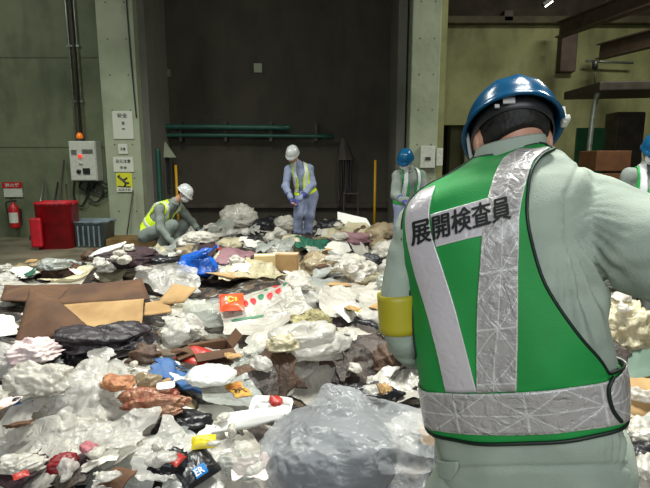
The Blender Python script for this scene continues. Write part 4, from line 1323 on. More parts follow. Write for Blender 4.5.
mm_ = None
def mound_material():
    m, nt, b = nodes('mixed waste')
    setin(b, Roughness=.55)
    tc = nt.nodes.new('ShaderNodeTexCoord')
    v = nt.nodes.new('ShaderNodeTexVoronoi'); v.inputs['Scale'].default_value = 17; v.inputs['Randomness'].default_value = 1
    n = nt.nodes.new('ShaderNodeTexNoise'); n.inputs['Scale'].default_value = 3; n.inputs['Detail'].default_value = 4
    mx = nt.nodes.new('ShaderNodeMixRGB'); mx.inputs['Fac'].default_value = .3
    nt.links.new(tc.outputs['Object'], mx.inputs['Color1']); nt.links.new(tc.outputs['Object'], n.inputs['Vector']); nt.links.new(n.outputs['Color'], mx.inputs['Color2'])
    nt.links.new(mx.outputs[0], v.inputs['Vector'])
    r = nt.nodes.new('ShaderNodeValToRGB'); r.color_ramp.interpolation = 'CONSTANT'
    cols = [(0,(34,28,26)),(.2,(70,58,48)),(.34,(104,102,94)),(.40,(26,24,24)),(.56,(92,76,60)),(.68,(150,148,140)),(.73,(42,36,32)),(.9,(100,92,80))]
    r.color_ramp.elements[0].color = c4(srgb(*cols[0][1])); r.color_ramp.elements[0].position = 0
    r.color_ramp.elements[1].color = c4(srgb(*cols[1][1])); r.color_ramp.elements[1].position = cols[1][0]
    for p_, c_ in cols[2:]:
        e = r.color_ramp.elements.new(p_); e.color = c4(srgb(*c_))
    sx = nt.nodes.new('ShaderNodeSeparateColor'); nt.links.new(v.outputs['Color'], sx.inputs[0]); nt.links.new(sx.outputs[0], r.inputs['Fac'])
    nt.links.new(r.outputs['Color'], b.inputs['Base Color'])
    bp = nt.nodes.new('ShaderNodeBump'); bp.inputs['Strength'].default_value = .8; bp.inputs['Distance'].default_value = .03
    n2 = nt.nodes.new('ShaderNodeTexNoise'); n2.inputs['Scale'].default_value = 22; nt.links.new(tc.outputs['Object'], n2.inputs['Vector'])
    nt.links.new(n2.outputs['Fac'], bp.inputs['Height']); nt.links.new(bp.outputs[0], b.inputs['Normal'])
    return m
# base of the heap: uncountable small refuse
st = 2
X = GX[::st, ::st]; Y = GY[::st, ::st]
Z = heap_base(X, Y) + .035*crumple(np.stack([X, Y, X*0], -1), 4.5, np.random.default_rng(3), 6)*np.clip(heap_base(X, Y)*8, 0, 1)
nx_, ny_ = X.shape
V = np.stack([X, Y, Z], -1).reshape(-1, 3)
idx = np.arange(nx_*ny_).reshape(nx_, ny_)
keep = (np.maximum.reduce([Z[:-1, :-1], Z[1:, :-1], Z[:-1, 1:], Z[1:, 1:]]) > 0)
Q = np.stack([idx[:-1, :-1], idx[1:, :-1], idx[1:, 1:], idx[:-1, 1:]], -1)[keep]
used_, inv = np.unique(Q, return_inverse=True)
mo = mesh_obj('waste_heap', V[used_], inv.reshape(-1, 4), mound_material(), None)
tag(mo, 'low spread of fine mixed refuse under all the bags and cartons', 'rubbish', kind='stuff')
H = np.maximum(H, heap_base(GX, GY)); HB = H.copy()

# ---- shape makers (world-space vertices)
import bmesh
def ico(n):
    bm = bmesh.new(); bmesh.ops.create_icosphere(bm, subdivisions=n, radius=1)
    V = np.array([v.co[:] for v in bm.verts]); F = [tuple(v.index for v in f.verts) for f in bm.faces]; bm.free(); return V, F
ICO = {n: ico(n) for n in (2, 3, 4, 5, 6)}
def rz(V, a): return V @ rotm('z', a).T

def lump(w, l, h, rng, crease=.22, freq=3.0, sub=4, sag=True):
    D, F = ICO[sub]
    ax_ = rng.normal(size=3); ax_ /= np.linalg.norm(ax_); Ds = D*1.25 - .8*(D @ ax_)[:, None]*ax_
    n = crumple(Ds, freq, rng, 6); n2 = crumple(Ds, freq*2.6, rng, 6)
    az = np.arctan2(D[:, 1], D[:, 0]); k1, k2 = rng.uniform(0, 6, 2)
    lobe = 1 + .13*np.sin(2*az+k1) + .10*np.sin(3*az+k2)*np.abs(D[:, 2]) + .12*np.sin(D @ rng.normal(size=3)*3+k1)
    n3 = crumple(Ds, freq*6, rng, 6)
    r = lobe*(1 + crease*1.15*n + crease*.34*n2 + crease*.10*n3)
    P = D*r[:, None]
    P = np.sign(P)*np.abs(P)**.88
    P = P*np.array([w/2, l/2, h/2])
    if sag:
        z = P[:, 2]
        P[:, 2] = np.where(z < 0, z*.45, z)
        k = np.clip(-P[:, 2]/(h/2), 0, 1)*.5
        P[:, :2] *= (1+k*.25)[:, None]
    return P, F
def tied(w, l, h, rng, sub=1):
    """tied bag lying with its neck along +x"""
    n, m = 56*sub, 46*sub
    t = np.linspace(0, 1, m)
    prof = np.interp(t, [0, .04, .14, .3, .5, .66, .76, .81, .86, .93, 1], [0.02, .38, .78, .98, 1, .82, .42, .13, .12, .30, .44])
    xs = np.interp(t, [0, .04, .8, 1], [-.5, -.48, .40, .62])*l
    V = []
    nf = rng.integers(7, 12); ph = rng.uniform(0, 6)
    a = np.arange(n)/n*2*PI
    for k in range(m):
        fold = 1 + .05*np.sin(a*3+ph+t[k]*4) + np.clip((t[k]-.35)*1.6, 0, .5)*.35*(tri(a/(2*PI)*nf+ph+.3*np.sin(t[k]*7))-.5)
        y = np.cos(a)*prof[k]*fold*w/2; z = np.sin(a)*prof[k]*fold*h/2
        if t[k] > .8: z = z + (t[k]-.8)*h*.5*np.cos(a*2)
        V.append(np.stack([np.full(n, xs[k]) + .03*l*np.sin(a*2+ph)*(t[k] > .85), y, z], 1))
    V = np.concatenate(V)
    V = V*(1 + .10*crumple(V/max(w, .05), 3.2, rng, 6) + .035*crumple(V/max(w, .05), 9, rng, 6))[:, None]
    z = V[:, 2]; V[:, 2] = np.where(z < 0, z*.5, z)
    F = grid_faces(n, m, True) + [tuple(range(n))[::-1]]
    return V, F

def settle(V, sink=.25, upd=True):
    lo, hi = V[:, 2].min(), V[:, 2].max()
    c = V[:, :2].mean(0)
    r = (V[:, :2]-c)*.6 + c
    base = float(np.mean(hs(r[:, 0], r[:, 1])))
    V = V.copy(); V[:, 2] += base - lo - sink*(hi-lo)
    if upd: splat(V)
    return V

def place_px(cx, cy, wp, hp, l=None, flat=False):
    """world centre, width, depth extent and height for something filling that part of the photo"""
    f = hit(cx, cy + hp*.42)
    d = f[1]
    w = wp/FOC*d
    g = max(CAMZ - f[2], .3)/d       # foreshortening of ground depth
    hh = hp/FOC*d
    if flat:
        l_ = hh/g*.9; z = .03
    else:
        l_ = min(w*.85, hh*.75/g) if l is None else l
        z = max(hh - l_*g*.62, w*.26)
    return np.array([f[0], f[1] + l_*.42, f[2]]), w, l_, z

SHEETS = {}
def sheet(cx, cy, w, l, rot, rng, amp=.02, freq=5, lift=.012, nu=40, nv=30, jag=.10, curl=0.0, stiff=3):
    A = blurred(stiff+3); A = HB + .62*(A-HB)
    u = np.linspace(-1, 1, nu); v = np.linspace(-1, 1, nv)
    U, Vv = np.meshgrid(u, v)
    p1, p2, p3, p4 = rng.uniform(0, 6, 4)
    ex = 1 + jag*(np.sin(Vv*3.3+p1)+.6*np.sin(Vv*8.1+p2)+.4*tri(Vv*2.2+p3)); ey = 1 + jag*(np.sin(U*2.9+p3)+.6*np.sin(U*7.3+p4)+.4*tri(U*2.6+p1))
    x = U*ex*w/2; y = Vv*ey*l/2
    x = x + .12*w*jag*5*Vv*rng.uniform(-1, 1)
    c, s = math.cos(rot), math.sin(rot)
    X = cx + x*c - y*s; Y = cy + x*s + y*c
    q = np.stack([x, y, x*0], -1)
    cr = crumple(q, freq, rng, 7); cr2 = crumple(q, freq*2.7, rng, 6)
    edge = np.maximum(np.abs(U), np.abs(Vv))
    lf = crumple(q, freq*.35, rng, 4)
    Z = hs(X, Y, A) + lift + amp*(cr + .4*cr2) + amp*.7 + amp*1.2*np.clip(lf, 0, 1) + curl*np.clip(edge-.6, 0, 1)**2*(1+lf)
    # wrinkles also pull the sheet in
    X = X + amp*.6*cr2; Y = Y + amp*.6*cr
    G = np.stack([X, Y, Z], -1)
    splat(G.reshape(-1, 3))
    return G
def sheet_obj(name, G, m, parent=None, thick=0.0, folded=False):
    nv, nu = G.shape[:2]
    o = mesh_obj(name, G.reshape(-1, 3), grid_faces(nu, nv), m, parent)
    if thick:
        k = o.modifiers.new('thick', 'SOLIDIFY'); k.thickness = thick; k.offset = 0
    return o
def gsamp(G, u, v, off=.004):
    """u,v in 0..1"""
    nv, nu = G.shape[:2]
    fu = np.clip(np.asarray(u)*(nu-1), 0, nu-1.001); fv = np.clip(np.asarray(v)*(nv-1), 0, nv-1.001)
    i = fu.astype(int); j = fv.astype(int); a = (fu-i)[..., None]; b = (fv-j)[..., None]
    P = G[j, i]*(1-a)*(1-b) + G[j, i+1]*a*(1-b) + G[j+1, i]*(1-a)*b + G[j+1, i+1]*a*b
    return P + np.array([0, -off*.5, off])
def decal(name, G, cu, cv, ru, rv, m, parent, n=16, k=4):
    a = np.arange(n)/n*2*PI; V = [gsamp(G, np.array([cu]), np.array([cv]))]
    for q in range(1, k+1): V.append(gsamp(G, cu+ru*np.cos(a)*q/k, cv+rv*np.sin(a)*q/k))
    V = np.concatenate(V)
    F = [(0, 1+j, 1+(j+1) % n) for j in range(n)]
    for q in range(k-1):
        for j in range(n): F.append((1+q*n+j, 1+(q+1)*n+j, 1+(q+1)*n+(j+1) % n, 1+q*n+(j+1) % n))
    return mesh_obj(name, V, F, m, parent)
def decal_rect(name, G, u0, v0, u1, v1, m, parent, n=10):
    U, W = np.meshgrid(np.linspace(u0, u1, n), np.linspace(v0, v1, n))
    return mesh_obj(name, gsamp(G, U, W).reshape(-1, 3), grid_faces(n, n), m, parent)
def decal_text(G, txt, u0, v0, u1, v1, m, parent, bold=.02, slant=0.0):
    V, F = text_mesh(txt, 1.0, bold); V, F = refine_mesh(V, F, .12)
    lo, hi = V.min(0), V.max(0)
    a = (V[:, 0]-lo[0])/(hi[0]-lo[0]); b = (V[:, 1]-lo[1])/(hi[1]-lo[1])
    return mesh_obj('lettering', gsamp(G, u0+(u1-u0)*a, v0+(v1-v0)*b+slant*a, .007), F, m, parent, smooth=False)

LAND = []       # landmarks: (pos, short name)
def named(o, label, cat, short=None, group=None):
    tag(o, label, cat, group)
    p = np.array(o.location)
    if short: LAND.append((p.copy(), short))
    return o

def pbag(cx, cy, wp, hp, m, label, cat='bag', short=None, kind='lump', rot=0.0, seed=None, crease=.22, freq=3.0, sub=4, sink=.25, l=None, name='plastic_bag', h=None):
    rng = np.random.default_rng(int(cx*7+cy*13) if seed is None else seed)
    c, w, l_, z = place_px(cx, cy, wp, hp, l)
    if h: z = h
    if kind == 'tied':
        V, F = tied(max(l_, z)*1.0, w*.9, z*1.3, rng, 1 if sub < 5 else 2)
        V[:, 0] -= (V[:, 0].min()+V[:, 0].max())/2
    else:
        V, F = lump(w, l_, z*1.35, rng, crease, freq, sub)
    V = rz(V, rot); V[:, 0] += c[0]; V[:, 1] += c[1]
    V = settle(V, min(sink, .14))
    o = mesh_obj(name, V, F, m, None)
    named(o, label, cat, short)
    return o, V, rng
def psheet(cx, cy, wp, hp, m, label, cat='sheet', short=None, rot=0.0, amp=.02, freq=5, name='plastic_sheet', thick=0.0, jag=.1, curl=0.0, nu=48, nv=40, seed=None, lift=.012, stiff=3):
    rng = np.random.default_rng(int(cx*5+cy*17) if seed is None else seed)
    c, w, l_, z = place_px(cx, cy, wp, hp, flat=True)
    l_ = min(l_, w*3.2+.3)
    G = sheet(c[0], c[1], w, l_, rot, rng, amp, freq, lift, nu, nv, jag, curl, stiff)
    o = sheet_obj(name, G, m, None, thick)
    named(o, label, cat, short)
    return o, G

def slab(P4, thick, n=10, bow=0.0, rng=None):
    """bent board through four corners (world), with thickness"""
    P4 = np.array(P4, float)
    u = np.linspace(0, 1, n); U, W = np.meshgrid(u, u)
    G = P4[0]*((1-U)*(1-W))[..., None] + P4[1]*(U*(1-W))[..., None] + P4[2]*(U*W)[..., None] + P4[3]*((1-U)*W)[..., None]
    N = np.cross(P4[1]-P4[0], P4[3]-P4[0]); N = N/np.linalg.norm(N)
    if N[2] < 0: N = -N
    d = bow*np.sin(U*PI)*np.sin(W*PI)
    if rng is not None: d = d + .012*crumple(np.stack([U, W, U*0], -1)*1.0, 2.2, rng, 4)
    T = G + N*d[..., None]
    V = np.concatenate([(T+N*thick/2).reshape(-1, 3), (T-N*thick/2).reshape(-1, 3)])
    M_ = n*n; F = grid_faces(n, n); F += [tuple(i+M_ for i in f)[::-1] for f in grid_faces(n, n)]
    rim = [i for i in range(n)] + [j*n+n-1 for j in range(1, n)] + [(n-1)*n+i for i in range(n-2, -1, -1)] + [j*n for j in range(n-2, 0, -1)]
    F += [(b, a, a+M_, b+M_) for a, b in zip(rim, rim[1:]+rim[:1])]
    return V, F

def carton(c, w, l, h, rot, m, rng, open_=True, flap=.5):
    """open box: list of (name, V, F)"""
    t = .006; out = []
    R = rotm('z', rot)
    def T(P): return np.array(P) @ R.T + np.array(c)
    mb = MB()
    for cc, s in (((0, -l/2, h/2), (w, t, h)), ((0, l/2, h/2), (w, t, h)), ((-w/2, 0, h/2), (t, l, h)), ((w/2, 0, h/2), (t, l, h)), ((0, 0, t/2), (w, l, t))): mb.box(cc, s)
    out.append(('body', T(np.concatenate(mb.V)), mb.F))
    if open_:
        for k, (a, b, nrm) in enumerate((((-w/2, -l/2, h), (w/2, -l/2, h), (0, -1)), ((w/2, -l/2, h), (w/2, l/2, h), (1, 0)), ((w/2, l/2, h), (-w/2, l/2, h), (0, 1)), ((-w/2, l/2, h), (-w/2, -l/2, h), (-1, 0)))):
            an = rng.uniform(-.5, .9); L = flap*min(w, l)
            dx = np.array([nrm[0]*math.cos(an), nrm[1]*math.cos(an), math.sin(an)])*L
            a = np.array(a); b = np.array(b)
            V, F = slab([T(a), T(b), T(b+dx), T(a+dx)], .006, 6)
            out.append(('flap', V, F))
    else:
        V, F = slab([T((-w/2, -l/2, h)), T((w/2, -l/2, h)), T((w/2, l/2, h)), T((-w/2, l/2, h))], .008, 6); out.append(('lid', V, F))
        V, F = slab([T((-w/2, -.03, h+.006)), T((w/2, -.03, h+.006)), T((w/2, .03, h+.006)), T((-w/2, .03, h+.006))], .003, 4); out.append(('tape', V, F))
    return out
def put_parts(tname, parts, m, label, cat, short=None, extra={}):
    A = np.concatenate([p[1] for p in parts])
    lo = A.min(0); hi = A.max(0)
    t = thing(tname, label, cat, ((lo[0]+hi[0])/2, (lo[1]+hi[1])/2, lo[2]))
    for nm, V, F in parts:
        mesh_obj(nm, V, F, extra.get(nm, m), t, smooth=False)
        splat(V, 1)
    if short: LAND.append((np.array(t.location), short))
    return t

exec_fillers = []
# ============ fillers: individual small refuse, laid first ============
FILL = []
EXCL = [(0, 276, 168, 346), (205, 290, 300, 345), (262, 395, 432, 488), (168, 258, 222, 284), (250, 248, 304, 274), (166, 362, 236, 396)]
def filler_positions():
    y = 214.0
    out = []
    while y < 500:
        f = (y-205)/290
        sx = 17 + 34*f; sy = 5.5 + 18*f
        x0 = -30 + RNG.uniform(0, sx)
        while x0 < 690:
            px = x0 + RNG.uniform(-.3, .3)*sx; py = y + RNG.uniform(-.35, .35)*sy
            x0 += sx
            hidden = (430 < px < 590 and py > 215)
            if hidden and RNG.random() < .35: continue
            if any(a-4 < px < c+4 and b+2 < py < d+10 for a, b, c, d in EXCL) and RNG.random() < .8: continue
            p = hit(px, py)
            if heap_base(p[0], p[1]) < .06 or p[1] > 10.6: continue
            if (p[0]-.45)**2 + (p[1]-1.15)**2 < .40**2 or (p[0]+2.55)**2+(p[1]-8.1)**2 < .2: continue
            out.append((p, sx, sy, px, py))
        y += sy
    return out
FPOS = filler_positions()
KINDS = [('white crumpled plastic bag', 'bag', 'plastic_bag', P_white, 'lump', .10), ('milky translucent bag', 'bag', 'plastic_bag', P_clear, 'lump', .15),
         ('white tied carrier bag', 'bag', 'plastic_bag', P_white, 'tied', .07), ('black plastic bag', 'bag', 'plastic_bag', P_black, 'lump', .06),
         ('creased white film scrap', 'film', 'plastic_sheet', P_white, 'sheet', .13), ('creased translucent film scrap', 'film', 'plastic_sheet', P_clear, 'sheet', .10),
         ('pale grey film scrap', 'film', 'plastic_sheet', P_grey, 'sheet', .09), ('dark wet rag', 'rag', 'rag', P_dark, 'cloth', .09), ('maroon cloth scrap', 'rag', 'rag', P_maroon, 'cloth', .03),
         ('torn brown cardboard piece', 'cardboard', 'cardboard_piece', P_card, 'board', .05), ('torn light cardboard piece', 'cardboard', 'cardboard_piece', P_cardl, 'board', .04),
         ('crumpled paper sheet', 'paper', 'paper_sheet', P_paper, 'sheet', .05), ('brown wet paper wad', 'paper', 'paper_wad', P_brown, 'lump', .07),
         ('cream food bag', 'bag', 'plastic_bag', P_cream, 'lump', .05), ('beige stained bag', 'bag', 'plastic_bag', P_beige, 'lump', .10),
         ('pink film scrap', 'film', 'plastic_sheet', P_pinkp, 'sheet', .015), ('blue film scrap', 'film', 'plastic_sheet', P_bluem, 'sheet', .012),
         ('red packet', 'packet', 'packet', P_red, 'packet', .008), ('green rag', 'rag', 'rag', P_green, 'cloth', .01), ('white foam tray', 'tray', 'foam_tray', P_foam, 'tray', .02), ('clear drink bottle', 'bottle', 'plastic_bottle', P_bottle, 'bottle', .015)]
KW = np.array([k[5] for k in KINDS]); KW /= KW.sum()

def tray(w, l, h):
    n = 24; prof = [(.82, .15), (.84, 0), (1, .9), (1.04, 1), (1.0, 1), (.86, .18)]
    V = []
    for s, z in [(.0001, .15)] + prof[:1] + prof[::-1] + [(.0001, 0.0)]:
        for j in range(n):
            a = j/n*2*PI; c, s_ = math.cos(a), math.sin(a); k = 1/(abs(c)**6+abs(s_)**6)**(1/6)
            V.append((c*k*w/2*s, s_*k*l/2*s, z*h))
    return np.array(V), grid_faces(n, 8, True)
def bottle(L, r):
    n = 20; pr = [(0.01, 0), (.9, 0), (1, .04), (1, .35), (.94, .38), (1, .41), (1, .62), (.8, .74), (.4, .84), (.36, .9), (.42, .9), (.42, .98), (.01, 1)]
    V = [(z*L-L/2, math.cos(j/n*2*PI)*s*r, r+math.sin(j/n*2*PI)*s*r) for s, z in pr for j in range(n)]
    return np.array(V), grid_faces(n, len(pr), True)
def packet(w, l, h, rng):
    V, F = [], []
    n, m = 22, 16
    u = np.linspace(-1, 1, n); v = np.linspace(-1, 1, m); U, W = np.meshgrid(u, v)
    pil = (1-np.abs(U)**3)*(1-np.abs(W)**4)
    cr = crumple(np.stack([U, W, U*0], -1), 1.6, rng, 5)*.16
    zig = 1 + .01*np.sign(np.sin(W*40))*(np.abs(U) > .98)
    T = np.stack([U*w/2*zig, W*l/2, pil*h*(.5+cr) + .002], -1); B = np.stack([U*w/2*zig, W*l/2, -pil*h*(.25)], -1)
    V = np.concatenate([T.reshape(-1, 3), B.reshape(-1, 3)]); F = grid_faces(n, m) + [tuple(i+n*m for i in f)[::-1] for f in grid_faces(n, m)]
    return V, F

def make_small(kind, p, w, m, name, rng, rot):
    if kind == 'lump':
        V, F = lump(w, w*rng.uniform(.55, .95), w*rng.uniform(.35, .8), rng, rng.uniform(.24, .36), rng.uniform(1.2, 2.0), 4 if w > .1 else 3)
    elif kind == 'tied':
        V, F = tied(w*.7, w, w*.55, rng)
    elif kind == 'packet': V, F = packet(w*.8, w*.6, w*.2, rng)
    elif kind == 'tray': V, F = tray(w*.8, w*.5, w*.12)
    elif kind == 'bottle': V, F = bottle(w, w*.15)
    elif kind in ('sheet', 'cloth', 'paper'):
        G = sheet(p[0], p[1], w*1.25, w*rng.uniform(.8, 1.3), rot, rng, w*(.07 if kind == 'sheet' else .09), 1.6/w, .008, 22, 18, .12, 0, 1)
        return sheet_obj(name, G, m, None, .0 if kind == 'sheet' else .008)
    elif kind == 'board':
        a = rng.uniform(-.15, .45); l = w*rng.uniform(.5, 1)
        q = np.array([(-w/2, -l/2, -a*l/2), (w/2, -l/2, -a*l/2+rng.uniform(-.03, .03)), (w/2*rng.uniform(.7, 1), l/2, a*l/2), (-w/2, l/2, a*l/2)])
        V, F = slab(q, .006, 8, rng.uniform(-.02, .03), rng)
    tilt = rng.uniform(-.3, .3)
    V = V @ rotm('x', tilt).T
    V = rz(V, rot); V[:, 0] += p[0]; V[:, 1] += p[1]
    V = settle(V, {'lump': .3, 'tied': .25, 'board': .15}.get(kind, .08))
    return mesh_obj(name, V, F, m, None, smooth=(kind != 'board'))
FPOS.sort(key=lambda q: -q[0][1])
for n_, (p, sx, sy, px, py) in enumerate(FPOS):
    rng = np.random.default_rng(1000+n_)
    k = rng.choice(len(KINDS), p=KW)
    desc, cat, name, m, kind, _ = KINDS[k]
    w = min(sx/FOC*p[1]*rng.uniform(.9, 1.7), .42)
    w = max(w, .07)
    o = make_small(kind, p, w, m, name, rng, rng.uniform(0, 2*PI))
    FILL.append((o, p, desc, cat, w))

# ============ the pieces one can single out, far to near ============
# --- back row
pbag(238, 219, 34, 24, P_white, 'peaked pale bag standing left of the standing worker near bay wall', short='the peaked pale bag', crease=.3, sub=4)
pbag(265, 224, 26, 14, P_black, 'flat black bag between peaked pale bag and the standing worker', short='the flat black bag')
psheet(215, 226, 30, 16, P_clear2, 'shiny grey film right of the crouching worker', short='the shiny grey film', amp=.05)
pbag(330, 224, 28, 13, P_black, 'black rag heap just right of standing worker feet', name='rag', cat='rag', short='the black rag heap', crease=.35)
pbag(284, 227, 20, 15, P_white, 'white bag by the left foot of the standing worker', short='the white bag at the worker foot')
# white foam block standing up
c = hit(354, 228)
V, F = slab([c+[-.28,0,0], c+[.3,.05,.0], c+[.22,.16,.14], c+[-.28,.12,.26]], .05, 8, .02)
o = mesh_obj('foam_sheet', V, F, P_foam, None, smooth=False); splat(V); named(o, 'white foam sheet propped up left of the yellow pole foot', 'foam', 'the white foam sheet')
pbag(384, 228, 36, 20, P_beige, 'greyish beige bag below the yellow pole', short='the greyish beige bag', crease=.25)
psheet(312, 246, 34, 11, P_green, 'dark green cloth in front of the standing worker', 'cloth', 'the dark green cloth', amp=.05, name='cloth', thick=.01)
psheet(230, 251, 34, 15, P_mauve, 'mauve cloth lying behind the small cream cartons', 'cloth', 'the mauve cloth', amp=.05, name='cloth', thick=.01)
pbag(199, 240, 32, 14, P_white, 'white crumpled bag in front of the crouching worker hands', short='the bag at the crouching worker', crease=.32)
pbag(248, 239, 26, 12, P_black, 'small black bag behind the mauve cloth', short='the small black bag')
psheet(275, 240, 34, 14, P_grey, 'pale grey film in front of the flat black bag', short='the pale grey film', amp=.04)
psheet(155, 250, 34, 12, P_grey, 'grey film at the feet of the crouching worker', short='the film at the crouching worker feet', amp=.05)
psheet(348, 236, 60, 12, P_cream, 'long cream film in front of the black rag heap', short='the long cream film', amp=.05)
pbag(350, 246, 40, 16, P_mauve, 'mauve brown rag right of the dark green cloth', 'rag', 'the mauve brown rag', name='rag', crease=.3)
pbag(388, 247, 34, 18, P_white, 'crumpled white bag left of the foreground worker shoulder', short='the white bag at the shoulder', crease=.3)
pbag(372, 262, 20, 14, P_black, 'black and white striped rag near foreground worker shoulder', 'rag', name='rag', crease=.35)
# --- left floor edge
psheet(30, 285, 86, 16, P_white, 'smooth white sheet at the far left of the heap', short='the smooth white sheet', amp=.02, freq=3)
psheet(88, 268, 80, 22, P_cream, 'cream film sheet behind the brown carton at left', short='the cream film sheet', amp=.04, freq=4)
pbag(50, 272, 34, 12, P_grey, 'crumpled grey film wad left of the cream film sheet', short='the grey film wad', crease=.35)
c = hit(112, 258)
V, F = slab([c+[-.3,0,0], c+[.12,0,.14], c+[.16,.1,.2], c+[-.3,.14,.05]], .025, 8, .03, RNG)
o = mesh_obj('foam_sheet', V, F, P_foam, None); splat(V); named(o, 'bent white foam strip sticking up beyond the maroon bag', 'foam', 'the bent foam strip')
o, V, _ = pbag(118, 266, 66, 26, P_maroon, 'dark maroon bag of clothes behind the brown carton', short='the dark maroon bag', crease=.2, sub=5)
pbag(158, 256, 30, 10, P_black, 'narrow black bag right of the dark maroon bag', short='the narrow black bag')
# --- blue tied bag
o, V, _ = pbag(194, 271, 42, 24, P_blue, 'bright blue tied plastic bag left of the small cartons', short='the bright blue bag', crease=.12, freq=2.0, sub=5, h=.24, sink=.05)
c = V[V[:, 2].argmax()]
kv, kf = tied(.12, .3, .12, np.random.default_rng(4)); kv = kv @ rotm('y', -.5).T
mesh_obj('knot', kv + c + np.array([.06, -.08, -.02]), kf, P_blue, o)
# small cream cartons
for (cx, cy, wp, hp, lab, sh, m_) in ((264, 262, 21, 17, 'small closed tan carton right of bright blue bag', 'the small tan carton', P_cardc), (285, 261, 26, 21, 'larger closed tan carton with pale label beside the small one', 'the larger tan carton', P_cardl)):
    f = hit(cx, cy+hp*.45); w = wp/FOC*f[1]
    rng = np.random.default_rng(cx)
    z = max(0, float(hs(f[0], f[1]+.15)))
    t = put_parts('cardboard_carton', carton((f[0], f[1]+w*.4, z-.04), w, w*.7, hp/FOC*f[1]*.92, .12 if cx < 270 else -.08, m_, rng, False), m_, lab, 'carton', sh, {'tape': P_paper})
pbag(318, 264, 38, 28, P_beige, 'beige brown translucent bag right of the tan cartons', short='the beige brown bag', crease=.2, sub=5)
pbag(356, 264, 44, 24, P_white, 'round white bag right of the beige brown bag', short='the round white bag', crease=.28, sub=5)
pbag(340, 248, 18, 8, P_white, 'small white wad behind the round white bag', 'bag')
# --- film and pink cloth in the middle
psheet(164, 290, 60, 12, P_clear, 'milky film sheet between the brown carton and bright blue bag', short='the milky film sheet', amp=.05, freq=4)
psheet(228, 300, 130, 40, P_clear2, 'long glossy translucent film left of the printed bag', short='the long glossy film', amp=.045, freq=4, nu=70, nv=50, rot=.25)
psheet(250, 276, 60, 14, P_cream, 'cream film in front of the small cartons', short='the cream film by the cartons', amp=.04)
psheet(280, 293, 60, 12, P_pink, 'dusty pink cloth strip lying above the printed bag', 'cloth', 'the pink cloth', amp=.04, name='cloth', thick=.012, rot=.35)
pbag(300, 283, 32, 16, P_white, 'white bag lying on the dusty pink cloth', short='the white bag on pink cloth', crease=.3)
psheet(352, 296, 76, 46, P_white, 'wide white film left of the yellow armband', short='the wide white film', amp=.06, freq=3.5, nu=60, nv=50)
pbag(392, 282, 26, 18, P_grey, 'pale grey bag beside the yellow armband', short='the pale grey bag')
pbag(372, 318, 34, 20, P_clear, 'clear bag with brown scraps under the yellow armband', short='the clear bag under the armband', crease=.25)
# printed bag
o, G = psheet(252, 318, 92, 56, P_white, 'white carrier bag printed with red and green dots', 'bag', 'the printed bag', amp=.022, freq=4, name='printed_bag', jag=.05, rot=.28, lift=.07, nu=60, nv=50)
rg = np.random.default_rng(77)
for k in range(9): decal('print_mark', G, .12+.1*k, .44+.03*math.sin(k*2)+.0*k, .035, .05, (P_inkr, P_inkg, P_inkr)[k % 3], o)
for k in range(5): decal('print_mark', G, .2+.15*k, .68+.05*math.sin(k*3), .022, .03, (P_inkk, P_inkg)[k % 2], o)
decal_rect('print_line', G, .35, .83, .8, .86, P_inkr, o)
decal_rect('print_line', G, .1, .25, .5, .27, P_inkg, o)
decal('print_mark', G, .78, .70, .05, .08, P_inkr, o)
# orange packet
def small_at(cx, cy, wp, kind, m, name, lab, cat, short, rot=0, asp=.7, hh=.25, tilt=0):
    f = hit(cx, cy); w = wp/FOC*f[1]; rng = np.random.default_rng(int(cx+cy))
    if kind == 'packet': V, F = packet(w, w*asp, w*hh, rng)
    elif kind == 'tray': V, F = tray(w, w*asp, w*hh)
    elif kind == 'bottle': V, F = bottle(w, w*.14)
    V = V @ rotm('x', tilt).T; V = rz(V, rot); V[:, 0] += f[0]; V[:, 1] += f[1]
    V = settle(V, .05)
    o = mesh_obj(name, V, F, m, None); named(o, lab, cat, short)
    return o, V, w
o, V, w = small_at(232, 308, 25, 'packet', P_orange, 'snack_packet', 'bright orange red packet on the printed carrier bag', 'packet', 'the orange packet', .2, 1.0, .3, .5)
top = V[:22*16].reshape(16, 22, 3)
mesh_obj('print_mark', np.concatenate([gsamp(top, np.array([.5+.22*math.cos(a)*r for a in np.linspace(0, 6.28, 20)]), np.array([.5+.16*math.sin(a)*r+.06*math.sin(a*4) for a in np.linspace(0, 6.28, 20)]), .006) for r in (1, .6)]), [(i, i+1, i+21, i+20) for i in range(19)], P_yell, o)
psheet(262, 345, 44, 26, P_white, 'white flap of film below the printed bag', short='the white film flap', amp=.03)
# --- brown carton at left, opened flat
def ph(px, py, dz=0.0):
    p = hit(px, py); p[2] += dz; return p
g = lambda px, py, Y, : at(px, py, Y*.95)
Yb, Ym, Yf = 4.75, 4.35, 3.75
parts = []
def quad(nm, pts, th=.009, bow=.02, seed=0):
    V, F = slab(pts, th, 14, bow, np.random.default_rng(seed)); parts.append((nm, V, F))
quad('side_panel', [g(52, 304, 4.2), g(150, 300, 4.2), g(142, 279, 4.75), g(72, 286, 4.75)], bow=.05, seed=1)
quad('base_panel', [g(0, 300, 4.3), g(60, 303, 4.2), g(80, 284, 4.9), g(5, 286, 4.8)], bow=.03, seed=2)
quad('flap', [g(14, 345, 3.45), g(92, 330, 3.6), g(60, 302, 4.0), g(30, 288, 4.2)], bow=.06, seed=3)
quad('flap', [g(52, 306, 3.95), g(88, 333, 3.55), g(141, 334, 3.55), g(144, 299, 3.9)], bow=.0, seed=4)
quad('flap', [g(144, 316, 3.9), g(172, 312, 4.0), g(168, 300, 4.25), g(145, 303, 4.1)], bow=.01, seed=5)
lift = -.02
A = np.concatenate([p[1] for p in parts]); lo = A.min(0); hi = A.max(0)
